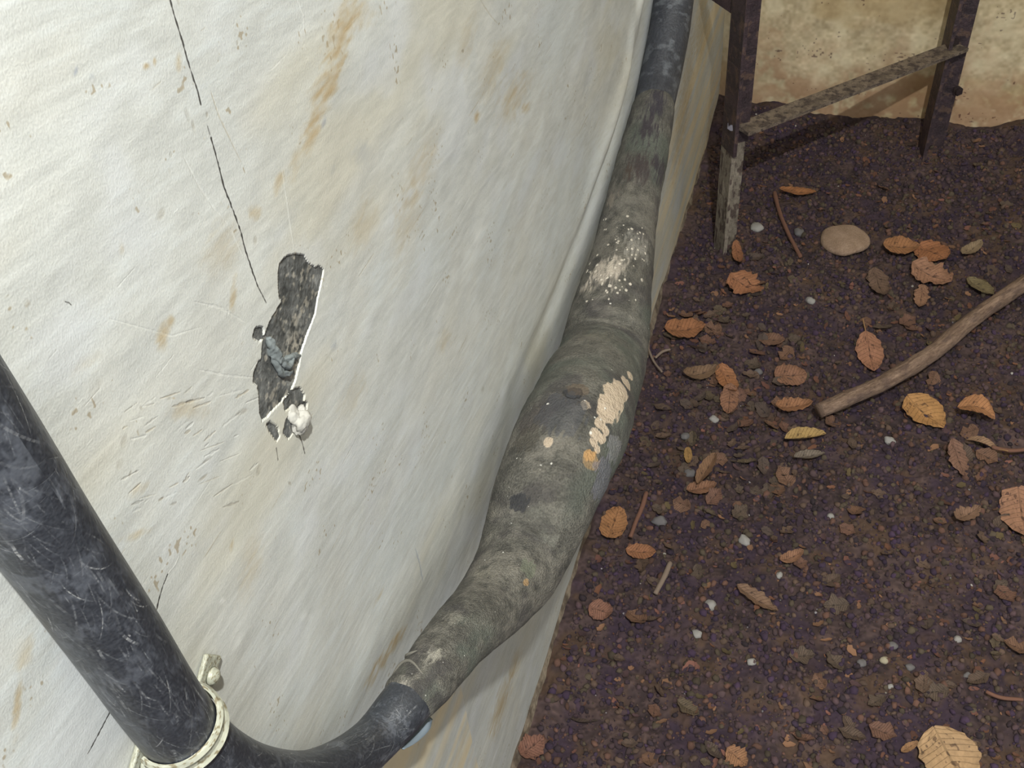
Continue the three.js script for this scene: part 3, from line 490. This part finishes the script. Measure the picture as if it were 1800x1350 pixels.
// ---------------------------------------------------------------- steel frame by the end wall
{
  const rustTex = paintTex(256, 256, (i, j) => { const x = i / 256 * 10, y = j / 256 * 10, a = fbm(x, y, 4), b = vn(x * 9, y * 9), q = smooth(0.15, 0.5, fbm(x * 1.7 + 5, y * 1.7, 3)); return [lerp(58 + 18 * a, 104, q * 0.6) + 9 * b, lerp(46 + 14 * a, 82, q * 0.6) + 8 * b, lerp(50 + 14 * a, 66, q * 0.6) + 8 * b, 0.5 + 0.35 * a + 0.1 * b]; });
  const greyTex = paintTex(256, 256, (i, j) => { const x = i / 256 * 10, y = j / 256 * 10, a = fbm(x * 2, y, 4), b = vn(x * 9, y * 9), q = smooth(0.0, 0.4, fbm(x * 2.4 + 5, y * 1.2, 3)); return [lerp(118 + 30 * a, 62, q * 0.8) + 9 * b, lerp(110 + 30 * a, 50, q * 0.8) + 8 * b, lerp(98 + 28 * a, 46, q * 0.8) + 8 * b, 0.5 + 0.35 * a + 0.1 * b]; });
  const railTex = paintTex(256, 256, (i, j) => { const x = i / 256 * 10, y = j / 256 * 10, a = fbm(x * 1.5, y * 1.5, 4), b = vn(x * 12, y * 12), q = smooth(-0.1, 0.5, fbm(x * 2.2 + 5, y * 2.2, 4)); return [lerp(102 + 28 * a, 62, q) + 14 * b, lerp(90 + 26 * a, 52, q) + 13 * b, lerp(78 + 24 * a, 48, q) + 12 * b, 0.5 + 0.35 * a + 0.1 * b]; });
  for (const t of [rustTex, greyTex, railTex]) for (const q of [t.map, t.bump]) q.repeat.set(8, 8);
  const dark = new THREE.MeshStandardMaterial({ map: rustTex.map, bumpMap: rustTex.bump, bumpScale: 0.0015, roughness: 0.6, metalness: 0.2 });
  const worn = new THREE.MeshStandardMaterial({ map: greyTex.map, bumpMap: greyTex.bump, bumpScale: 0.0015, roughness: 0.75 });
  const A = new THREE.Vector3(0.066, 0, -1.235), B = new THREE.Vector3(0.353, 0, -1.548);
  const fr = thing('steel_frame', 'dark rusty angle-steel frame standing against the tan end wall', 'metal frame', [A.x, 0, A.z]);
  const angleBar = (p, q, up, w1, w2, th) => {             // L section from p to q; first flange along the cross direction, second along up
    const T = q.clone().sub(p), len = T.length(); T.normalize();
    const U = up.clone().addScaledVector(T, -up.dot(T)).normalize(), S = new THREE.Vector3().crossVectors(U, T);
    const sh = new THREE.Shape([[0, 0], [w1, 0], [w1, -th], [th, -th], [th, -w2], [0, -w2]].map(([a, b]) => new THREE.Vector2(a, b)));
    const g = new THREE.ExtrudeGeometry(sh, { depth: len, bevelEnabled: true, bevelSize: 0.0008, bevelThickness: 0.0008, bevelSegments: 2 });
    g.applyMatrix4(new THREE.Matrix4().makeBasis(S, U, T).setPosition(p.x - A.x, p.y, p.z - A.z));
    return g;
  };
  const V = (x, y, z) => new THREE.Vector3(x, y, z), D = B.clone().sub(A).normalize(), Nn = V(-D.z, 0, D.x);
  const up = V(0, 1, 0), w = 0.036;
  const corner = (P) => P.clone().addScaledVector(D, -0.0).addScaledVector(Nn, 0);
  mesh('leg', angleBar(corner(A).setY(0.17), corner(A).setY(0.8), V(-0.55, 0, -0.85), w, w, 0.004).translate(-0.012, 0, 0.004), dark, fr);
  const ft = mesh('foot', angleBar(corner(A).setY(-0.03), corner(A).setY(0.172), V(-0.55, 0, -0.85), w * 0.86, w * 0.86, 0.004).translate(-0.0115, 0, 0.0035), worn, fr); ft.userData.label = 'pale flaking lower end of the leg';
  mesh('leg', angleBar(corner(B).setY(-0.02), corner(B).setY(0.8), V(-0.2, 0, -1), w, w, 0.004).translate(-0.018, 0, 0), dark, fr);
  const r0 = A.clone().setY(0.198).addScaledVector(D, 0.004), r1 = B.clone().setY(0.19).addScaledVector(D, -0.006);
  const railMat = new THREE.MeshStandardMaterial({ map: railTex.map, bumpMap: railTex.bump, bumpScale: 0.0012, roughness: 0.8 });
  const rl = mesh('rail', angleBar(r1, r0, up, 0.028, 0.004, 0.0039), railMat, fr); rl.userData.label = 'lower rail with worn top face coloured paler as if lit from above';
  mesh('flange', angleBar(r0.clone().addScaledVector(up, -0.0042), r1.clone().addScaledVector(up, -0.0042), up, 0.004, 0.012, 0.0039), dark, rl);  // dark flange: shade below the rail top is put into its colour
  mesh('rail', angleBar(V(-0.01, 0.378, -1.298), V(0.06, 0.366, -1.236), up, 0.018, 0.017, 0.004), dark, fr);
  mesh('rail', angleBar(B.clone().setY(0.79), A.clone().setY(0.79), up, 0.03, 0.03, 0.004), dark, fr);
  const bolt = (x, y, off) => { const p = ray(x, y).normalize(), t = off, c = EYE.clone().addScaledVector(p, t); const g = mergeGeometries([new THREE.CylinderGeometry(0.0075, 0.0075, 0.006, 6), new THREE.CylinderGeometry(0.004, 0.004, 0.016, 12).translate(0, 0.006, 0)]); g.rotateX(Math.PI / 2 - 0.3); g.translate(c.x - A.x, c.y, c.z - A.z); return g; };
  const steel = new THREE.MeshStandardMaterial({ color: 0x9a98a6, roughness: 0.3, metalness: 0.8 });
  const dist = (P) => P.clone().sub(EYE).length();
  mesh('bolt', bolt(1288, 221, dist(V(0.062, 0.2, -1.215))), steel, fr);
  mesh('bolt', bolt(1684, 160, dist(V(0.366, 0.10, -1.54))), dark, fr);
  mesh('bolt', bolt(1678, 72, dist(V(0.352, 0.19, -1.535))), dark, fr);
}

// ---------------------------------------------------------------- leaf litter
const veinTex = paintTex(256, 256, (i, j) => {              // u across the leaf, v along it; side veins run from the midrib forward
  const x = (i / 256 - 0.5) * 2, y = j / 256, s = Math.abs(x), ph = (y - s * 0.16) * 11, side = smooth(0.10, 0.02, Math.abs(ph - Math.round(ph))) * smooth(0, 0.08, s), mid = smooth(0.06, 0.015, s);
  const a = fbm(x * 3 + 9, y * 6, 4), b = fbm(x * 14, y * 24 + 5, 3), sp = smooth(0.45, 0.6, fbm(x * 8 + 40, y * 12 + 4, 2)), k = 226 + 26 * a + 20 * b - 26 * side - 34 * mid - 70 * sp;
  return [k, k - 4 * sp - 3, k - 8, 0.6 - 0.3 * side - 0.35 * mid + 0.1 * b];
}, false);
const leafMats = new Map();
const LM = new THREE.Color(0x80705f);
const leafMat = (hex0) => { const hex = new THREE.Color(hex0).lerp(LM, 0.30).multiplyScalar(0.98).getHex(); if (!leafMats.has(hex)) leafMats.set(hex, new THREE.MeshStandardMaterial({ color: hex, map: veinTex.map, bumpMap: veinTex.bump, bumpScale: 0.0012, roughness: 0.8, side: THREE.DoubleSide })); return leafMats.get(hex); };
function leafBlade(len, wid, { curl = 0.1, fold = 0.15, tip = 0.6, blunt = 0, n = 18, ragged = 0.05, sd = 0 } = {}) {
  const us = [], vs = []; for (let i = 0; i <= 10; i++) us.push(i / 10 * 2 - 1); for (let j = 0; j <= n; j++) vs.push(j / n);
  return gridGeo(us, vs, (x, t) => {
    const sh = Math.pow(Math.sin(Math.PI * Math.pow(clamp(t, 0.001, 0.999), 0.86)), blunt ? 0.42 : tip), wv = 1 + ragged * Math.sin(t * 34 + sd) + ragged * 1.6 * vn(t * 7 + sd, x > 0 ? 3 : 9);
    const hx = x * wid / 2 * sh * wv, z = (t - 0.5) * len;
    const y = fold * Math.abs(hx) + curl * len * (4 * (t - 0.5) ** 2 - 0.3) + 0.05 * wid * vn(t * 4 + sd, x * 1.5 + sd) + 0.012 * wid * Math.cos(t * 60) * Math.abs(x);
    return [hx * Math.cos(fold * 0.5), y, -z];
  }, (x, t) => [x * 0.5 + 0.5, t]);
}
const stalkMat = new THREE.MeshStandardMaterial({ color: 0x8a6a48, roughness: 0.85 });
function floorFrame(x, y, ang, lpx, wpx) {
  const h0 = 0.012, c = onFloor(x, y, h0), a = ang * Math.PI / 180, dx = Math.cos(a), dy = Math.sin(a);
  const p = onFloor(x + dx * lpx / 2, y + dy * lpx / 2, h0), q = onFloor(x - dx * lpx / 2, y - dy * lpx / 2, h0), l = p.clone().sub(q);
  const s = onFloor(x - dy * wpx / 2, y + dx * wpx / 2, h0), e = onFloor(x + dy * wpx / 2, y - dx * wpx / 2, h0), w = s.clone().sub(e), len = l.length(); l.normalize();
  const wid = w.addScaledVector(l, -w.dot(l)).length();
  return { c, len, wid, yaw: Math.atan2(-l.x, -l.z) };
}
// x, y, length px, width px, angle deg (0 to the right, 90 down), colour, label, options
const LEAVES = [
  [1672, 1330, 128, 92, 62, 0xc9a57c, 'large pale tan oval leaf, the palest and widest on the soil', { curl: 0.05, fold: 0.1, tip: 0.62 }],
  [1800, 895, 92, 78, 80, 0xb07f68, 'broad rounded salmon-brown leaf with few veins showing', { curl: 0.06, fold: 0.08, blunt: 1 }],
  [1626, 723, 84, 54, 38, 0xc28e52, 'pointed golden-brown leaf lying open below the long stick', { curl: 0.06, fold: 0.2, tip: 0.7 }],
  [1716, 729, 70, 34, 14, 0xbf8354, 'arched orange-brown leaf with one lifted edge beside the golden-brown leaf', { curl: -0.22, fold: 0.3, tip: 0.6, lift: 0.012 }],
  [1416, 765, 76, 24, -11, 0xc0a060, 'narrow rolled yellow leaf near the lower end of the stick', { curl: 0.05, fold: 0.9, tip: 0.6 }],
  [1424, 795, 58, 18, -12, 0x77706a, 'narrow grey leaf under the rolled yellow one', { curl: 0.05, fold: 0.5 }],
  [1584, 433, 64, 30, 2, 0xac7448, 'orange leaf beside the flat oval stone', { curl: 0.12, fold: 0.2 }],
  [1640, 441, 54, 42, 30, 0xa8683c, 'rounded rusty orange leaf touching a salmon leaf', { curl: 0.1, fold: 0.1, blunt: 1 }],
  [1637, 480, 76, 36, 22, 0xa87860, 'crumpled salmon leaf lying under the rusty orange one', { curl: 0.15, fold: 0.3, ragged: 0.14 }],
  [1622, 512, 40, 26, 100, 0xa0755c, 'small broken salmon leaf below the crumpled one', { curl: 0.1, fold: 0.2, ragged: 0.14 }],
  [1710, 431, 46, 22, -38, 0x97846a, 'small greyish tan leaf tilted on the dark soil', { curl: 0.1, fold: 0.3 }],
  [1531, 610, 68, 46, 78, 0xb27a60, 'salmon oval leaf with its pale stalk above the long stick', { curl: 0.06, fold: 0.12, stalk: -1 }],
  [1309, 501, 60, 44, 25, 0xb27450, 'ragged salmon-orange leaf by the pale foot of the steel frame', { curl: 0.1, fold: 0.15, ragged: 0.12 }],
  [1296, 449, 46, 20, 82, 0xa86a44, 'narrow orange leaf leaning by the foot of the steel frame', { curl: 0.15, fold: 0.4 }],
  [1204, 578, 72, 36, -4, 0xaa6c42, 'orange leaf close to the lagging and the white wall', { curl: 0.15, fold: 0.2 }],
  [1357, 588, 48, 26, 4, 0x7a5446, 'dull red-brown leaf half sunk in the soil', { curl: 0.05, fold: 0.1 }],
  [1391, 650, 58, 34, 0, 0x94644f, 'flat pinkish brown oval leaf with a smooth edge', { curl: 0.04, fold: 0.05, blunt: 1 }],
  [1279, 660, 52, 34, 60, 0xa86a3e, 'curled orange leaf on top of a pinkish one', { curl: 0.2, fold: 0.4 }],
  [1283, 692, 48, 34, 95, 0x97664f, 'pinkish leaf beneath the curled orange one', { curl: 0.1, fold: 0.15 }],
  [1232, 650, 66, 24, -14, 0x7e5f48, 'long brown leaf beside the curled orange one', { curl: 0.2, fold: 0.3 }],
  [1396, 709, 66, 24, -6, 0xa06a44, 'thin orange leaf at the lower end of the stick', { curl: 0.15, fold: 0.4, ragged: 0.12 }],
  [1079, 919, 64, 46, -72, 0xb27a4a, 'smooth orange-brown oval leaf right beside the lagged pipe', { curl: 0.05, fold: 0.1, blunt: 1 }],
  [1127, 968, 54, 28, 8, 0xa86c46, 'short orange leaf just below the one beside the lagged pipe', { curl: 0.12, fold: 0.2 }],
  [1056, 1076, 42, 36, 20, 0x966456, 'dull pink leaf near the foot of the white wall', { curl: 0.15, fold: 0.1, blunt: 1 }],
  [1242, 828, 60, 26, -58, 0x8c664a, 'folded brown leaf standing on edge in the soil', { curl: 0.1, fold: 0.9, lift: 0.006 }],
  [1234, 852, 54, 24, -10, 0x94644a, 'brown leaf crossing below the folded one', { curl: 0.12, fold: 0.3 }],
  [1402, 337, 66, 16, 6, 0xb0703c, 'bright orange leaf seen edge on near the end wall', { curl: 0.1, fold: 0.3 }],
  [1686, 802, 66, 30, 68, 0x855c50, 'dull pink-brown leaf under the arched orange one', { curl: 0.08, fold: 0.2, ragged: 0.12 }],
  [1728, 776, 60, 14, 22, 0xa27e62, 'thin rolled pale leaf with a long stalk beside the frame edge', { curl: -0.1, fold: 0.9, stalk: 1 }],
  [1330, 1054, 84, 26, 30, 0x80604c, 'long shrivelled brown leaf alone on bare soil', { curl: 0.1, fold: 0.7, ragged: 0.15 }],
  [935, 1312, 54, 44, -40, 0x855244, 'reddish leaf lying against the foot of the white wall', { curl: 0.1, fold: 0.15, ragged: 0.1 }],
  [1392, 977, 44, 22, -20, 0x9a6a50, 'small brown leaf above the shrivelled one', { curl: 0.2, fold: 0.3 }],
  [1726, 497, 56, 24, 40, 0x7c7250, 'small olive leaf near the upper end of the stick', { curl: 0.1, fold: 0.4 }],
  [1545, 497, 60, 34, 75, 0x6e544c, 'dark brown leaf with pale edge, mostly buried', { curl: 0.1, fold: 0.2, ragged: 0.1 }],
  [1210, 793, 26, 14, 88, 0xb08848, 'tiny ochre leaf left of the folded brown one', { curl: 0.05, fold: 0.1, blunt: 1 }],
  [1700, 905, 52, 28, -30, 0x8a6854, 'crumpled brown leaf beside the broad salmon leaf', { curl: 0.15, fold: 0.4, ragged: 0.15 }],
  [1600, 1310, 34, 16, -30, 0xa57850, 'small tan leaf beside the largest pale leaf', { curl: 0.1, fold: 0.4 }],
  [1296, 1325, 46, 36, 40, 0xa06e4c, 'worn orange-tan leaf near the bottom of the soil', { curl: 0.08, fold: 0.1, ragged: 0.15 }],
];
LEAVES.forEach(([x, y, l, w, a, hex, label, o], k) => {
  const f = floorFrame(x, y, a, l, w), s = 7 + k * 3.3;
  const g = thing('dry_leaf', label, 'leaf', [f.c.x, soilH(f.c.x, f.c.z) + 0.0085 + (o.lift || 0) + (o.curl > 0 ? 0.3 * o.curl * f.len : 0.7 * -o.curl * f.len) * 0.8, f.c.z], 'dry leaves on the soil');
  g.rotation.set(0, f.yaw, 0);
  mesh('blade', leafBlade(f.len, f.wid, { ...o, sd: s }), leafMat(hex), g);
  if (o.stalk) { const d = o.stalk, L = f.len; mesh('stalk', sweep([[0, -0.001, -d * L * 0.46], [0.001, 0.002, -d * L * 0.62], [0.002, 0.004, -d * L * 0.80]].map((p) => new THREE.Vector3(...p)), [0.0009, 0.0008, 0.0009], { sides: 6, steps: 4, ref: new THREE.Vector3(0, 1, 0) }), stalkMat, g); }
  g.rotation.x = 0; const tl = 0.12; g.rotateX(rr(-tl, tl)); g.rotateZ(rr(-tl, tl));
});
// smaller scraps of leaf: one shape of each kind, then copies
{
  const kinds = [0x4d3a34, 0x6e463a, 0x4a3c36, 0x604840, 0x544838, 0x744e3c, 0x443538].map((h, i) => { const g = leafBlade(1, 0.55 + 0.1 * (i % 3), { curl: 0.12, fold: 0.35, ragged: 0.2, n: 8, sd: i * 5 + 1 }); return [g, leafMat(h)]; });
  for (let i = 0; i < 250; i++) {
    const dense = rnd() < 0.35, x = dense ? rr(1130, 1400) : rr(910, 1795), y = dense ? rr(450, 900) : rr(250, 1345); const p = onFloor(x, y, 0.008); if (p.x < 0.03 || p.z < ZB + 0.03) { continue; }
    const ki = Math.floor(rnd() * kinds.length), [g, m] = kinds[ki], s = rr(0.010, 0.028);
    const o = mesh('leaf_scrap', g, m); o.scale.setScalar(s); o.position.set(p.x, soilH(p.x, p.z) + 0.003 + s * 0.05, p.z); o.rotation.set(rr(-0.5, 0.5), rr(0, 6.28), rr(-0.5, 0.5));
    tag(o, `small ${['dull brown', 'rust-red', 'grey-brown', 'tan-brown', 'olive', 'orange-brown', 'plum-dark'][ki]} scrap of dry leaf scattered on the soil`, 'leaf scrap', `${['dull brown', 'rust-red', 'grey-brown', 'tan-brown', 'olive', 'orange-brown', 'plum-dark'][ki]} leaf scraps on the soil`);
  }
}
// ---------------------------------------------------------------- stick and twigs
const barkTex = paintTex(512, 128, (i, j) => { const x = i / 512 * 30, y = j / 128 * 6, a = fbm(x * 0.6, y * 2, 4), b = fbm(x * 2, y * 8 + 4, 3), c = vn(x * 8, y * 16), q = smooth(0.1, 0.5, fbm(x * 0.9 + 30, y + 4, 3)); return [lerp(112 + 26 * a + 24 * b, 82, q * 0.6) + 12 * c, lerp(92 + 24 * a + 22 * b, 66, q * 0.6) + 11 * c, lerp(78 + 22 * a + 20 * b, 60, q * 0.6) + 10 * c, 0.5 + 0.3 * b + 0.15 * c]; });
const barkMat = new THREE.MeshStandardMaterial({ map: barkTex.map, bumpMap: barkTex.bump, bumpScale: 0.0015, roughness: 0.92 });
{
  const T = [[1440, 722, 13], [1490, 700, 13.5], [1545, 676, 14], [1600, 645, 15], [1650, 612, 15], [1705, 565, 14], [1760, 526, 14], [1830, 480, 13], [1900, 440, 12]];
  const P = T.map(([x, y, w]) => { const p = onFloor(x, y, 0.026); p.r = w * p.depth / F; return p; });
  const st = thing('stick', 'long crooked grey-brown stick lying across the soil', 'stick', [P[4].x, 0, P[4].z]);
  const loc = P.map((p) => new THREE.Vector3(p.x - P[4].x, p.y, p.z - P[4].z));
  mesh('branch', sweep(loc, P.map((p) => p.r), { sides: 18, steps: 8, ref: new THREE.Vector3(0, 1, 0), wob: (l, a) => 0.14 * fbm(l * 26, a * 0.9, 3) + 0.05 * fbm(l * 90, a * 2, 2) }), barkMat, st);
}
const twigMats = [0x6a4a3c, 0x77685c, 0x5b4638].map((c) => new THREE.MeshStandardMaterial({ color: c, roughness: 0.9 }));
[[[[1362, 335], [1372, 372], [1388, 410], [1408, 448]], 3.6, 0, 'thin bent reddish twig lying left of the flat oval stone'],
 [[[1136, 862], [1128, 890], [1117, 915], [1108, 940]], 4, 0, 'thin brown twig beside the smooth leaf by the pipe'],
 [[[1178, 985], [1168, 1010], [1152, 1040]], 4.5, 1, 'short grey twig on bare soil below the orange leaves'],
 [[[1745, 782], [1780, 788], [1830, 782]], 3.4, 0, 'thin pale twig continuing from the rolled leaf'],
 [[[1735, 1212], [1760, 1222], [1800, 1226]], 3.2, 0, 'fine twig near the large pale leaf'],
 [[[1152, 625], [1165, 614], [1178, 610]], 2.2, 1, 'fine straw curled against the foot of the wall'],
 [[[1140, 610], [1150, 632], [1164, 650]], 2.0, 1, 'fine straw leaning from the lagging to the soil']]
  .forEach(([L, w, m, label]) => { const P = L.map(([x, y]) => onFloor(x, y, 0.014)), c = P[1]; const o = mesh('twig', sweep(P.map((p) => new THREE.Vector3(p.x - c.x, p.y - 0.004, p.z - c.z)), P.map((p) => w * p.depth / F), { sides: 8, steps: 6, ref: new THREE.Vector3(0, 1, 0), wob: (l, a) => 0.2 * fbm(l * 60, a, 2) }), twigMats[m]); o.position.set(c.x, 0, c.z); tag(o, label, 'twig'); });

// ---------------------------------------------------------------- stones
function stoneGeo(sd, det = 3, f = 0.25) { const g0 = new THREE.IcosahedronGeometry(1, det); g0.deleteAttribute('uv'); g0.deleteAttribute('normal'); const g = mergeVertices(g0), p = g.attributes.position; for (let i = 0; i < p.count; i++) { const x = p.getX(i), y = p.getY(i), z = p.getZ(i), k = 1 + f * fbm(x * 1.2 + sd, y * 1.2 + z * 1.7 + sd, 3); p.setXYZ(i, x * k, y * k, z * k); } g.computeVertexNormals(); return g; }
{
  const f = floorFrame(1485, 418, 4, 88, 50), t = paintTex(256, 256, (i, j) => { const x = i / 256 * 6, y = j / 256 * 6, a = fbm(x, y, 4), b = vn(x * 14, y * 14); return [140 + 18 * a + 12 * b, 118 + 18 * a + 12 * b, 100 + 18 * a + 12 * b, 0.5 + 0.2 * a + 0.2 * b]; });
  const g = stoneGeo(5, 4, 0.10), p = g.attributes.position, uv = new Float32Array(p.count * 2); for (let i = 0; i < p.count; i++) { uv[i * 2] = p.getX(i) * 0.5 + 0.5; uv[i * 2 + 1] = p.getZ(i) * 0.5 + 0.5; p.setXYZ(i, p.getX(i) * f.wid / 2, Math.sign(p.getY(i)) * Math.pow(Math.abs(p.getY(i)), 0.7) * 0.009, p.getZ(i) * f.len / 2); }
  g.setAttribute('uv', new THREE.BufferAttribute(uv, 2)); g.computeVertexNormals();
  const o = mesh('flat_stone', g, new THREE.MeshStandardMaterial({ map: t.map, bumpMap: t.bump, bumpScale: 0.001, roughness: 0.9 })); o.position.set(f.c.x, soilH(f.c.x, f.c.z) + 0.008, f.c.z); o.rotation.y = f.yaw; o.rotateX(0.04);
  tag(o, 'flat oval pinkish grey stone on the soil', 'stone');
}
{
  const geos = [1, 2, 3, 4].map((s) => stoneGeo(s * 7, 2, 0.4));
  const mats = [0x8a8784, 0x625f60, 0x98907c].map((c) => new THREE.MeshStandardMaterial({ color: c, roughness: 0.8 }));
  const PB = [[1331, 396, 11, 0, 'whitish pebble between the frame foot and the flat stone'], [1405, 399, 10, 1, 'grey pebble left of the flat oval stone'], [1426, 522, 8, 0, 'grey-white pebble above the pinkish oval leaf'], [1335, 640, 7, 1, 'grey pebble between the pinkish oval leaf and the orange leaves'], [1205, 757, 9, 1, 'lilac-grey pebble below the long brown leaf'], [1212, 820, 10, 1, 'speckled grey pebble beside the folded brown leaf'], [1310, 944, 11, 0, 'brightest white pebble alone on dark soil'], [1250, 1056, 10, 0, 'white pebble left of the shrivelled brown leaf'], [1226, 1110, 8, 0, 'pale oval pebble on bare brown soil'], [1321, 1164, 8, 0, 'round whitish pebble on bare soil below the shrivelled leaf'], [1566, 768, 9, 0, 'white chip below the golden-brown leaf'], [1556, 1155, 7, 2, 'round cream pebble on bare soil'], [1570, 1130, 8, 1, 'grey pebble just above the cream one'], [1515, 1162, 8, 1, 'long grey pebble beside the cream one'], [1603, 1165, 7, 1, 'grey pebble on the other side of the cream one'], [1686, 1117, 7, 0, 'small white pebble above the large pale leaf'], [1704, 1181, 7, 1, 'grey-white pebble close above the large pale leaf'], [1566, 1205, 6, 0, 'tiny white pebble below the cream one'], [1370, 1010, 6, 0, 'tiny white pebble beside the small brown leaf'], [1462, 898, 6, 0, 'tiny white pebble on dark soil below the rolled yellow leaf'], [1160, 905, 14, 1, 'dull grey stone beside the thin brown twig'], [1256, 722, 8, 0, 'whitish crumb below the pinkish leaf']];
  PB.forEach(([x, y, r, m, label], i) => { const p = onFloor(x, y, 0.01), s = r * p.depth / F, o = mesh('pebble', geos[i % 4], mats[m]); o.scale.set(s * rr(0.85, 1.15), s * 0.75, s * rr(0.8, 1.1)); o.position.set(p.x, soilH(p.x, p.z) + s * 0.35, p.z); o.rotation.y = rr(0, 6); tag(o, label, 'pebble', 'pebbles on the soil'); });
}
// ---------------------------------------------------------------- crumbs of soil: nobody could count them
function scatter(name, geo, n, sizes, colours, label, category, lift, flat) {
  const m = new THREE.InstancedMesh(geo, new THREE.MeshStandardMaterial({ color: 0xffffff, roughness: 0.95, side: flat ? THREE.DoubleSide : THREE.FrontSide }), n);
  m.name = numbered(name); m.castShadow = m.receiveShadow = true;
  const q = new THREE.Quaternion(), e = new THREE.Euler(), M = new THREE.Matrix4(), c = new THREE.Color();
  for (let i = 0; i < n; i++) {
    const x = rr(0.012, 1.02), z = rr(ZB + 0.015, -0.3), s = sizes[0] + (sizes[1] - sizes[0]) * Math.pow(rnd(), 3);
    e.set(flat ? rr(-0.6, 0.6) : rr(0, 6.28), rr(0, 6.28), flat ? rr(-0.6, 0.6) : rr(0, 6.28)); q.setFromEuler(e);
    M.compose(new THREE.Vector3(x, soilH(x, z) + s * lift, z), q, new THREE.Vector3(s * rr(0.7, 1.3), s * rr(0.7, 1.2), s * rr(0.7, 1.3))); m.setMatrixAt(i, M);
    c.set(pick(colours)).multiplyScalar(rr(0.6, 1.2)); m.setColorAt(i, c);
  }
  scene.add(m); tag(m, label, category, null, 'stuff'); return m;
}
scatter('soil_crumbs', stoneGeo(3, 0, 0.5), 66000, [0.0008, 0.0044], [0x4a3a3c, 0x3d2e34, 0x3c2c40, 0x352838, 0x55443a, 0x4a4034, 0x5c4238, 0x33282e, 0x4e3c40], 'dark crumbs of soil covering the whole floor', 'soil', 0.3);
{
  const g = leafBlade(1, 0.7, { curl: 0.15, fold: 0.3, ragged: 0.25, n: 5, sd: 3 });
  scatter('leaf_crumbs', g, 5200, [0.003, 0.013], [0x5a3c30, 0x6b4836, 0x4a3638, 0x52462f, 0x6e4a40, 0x3e2f3a, 0x7a5a44], 'fine broken leaf crumbs mixed into the soil', 'leaf litter', 0.25, true);
}
scatter('pale_grit', stoneGeo(9, 1, 0.4), 200, [0.0007, 0.0020], [0x98928a, 0x8a868a, 0xb0aca6, 0x7c7468], 'pale specks of grit strewn over the soil', 'grit', 0.6);

shadows(scene);
renderer.render(scene, camera);
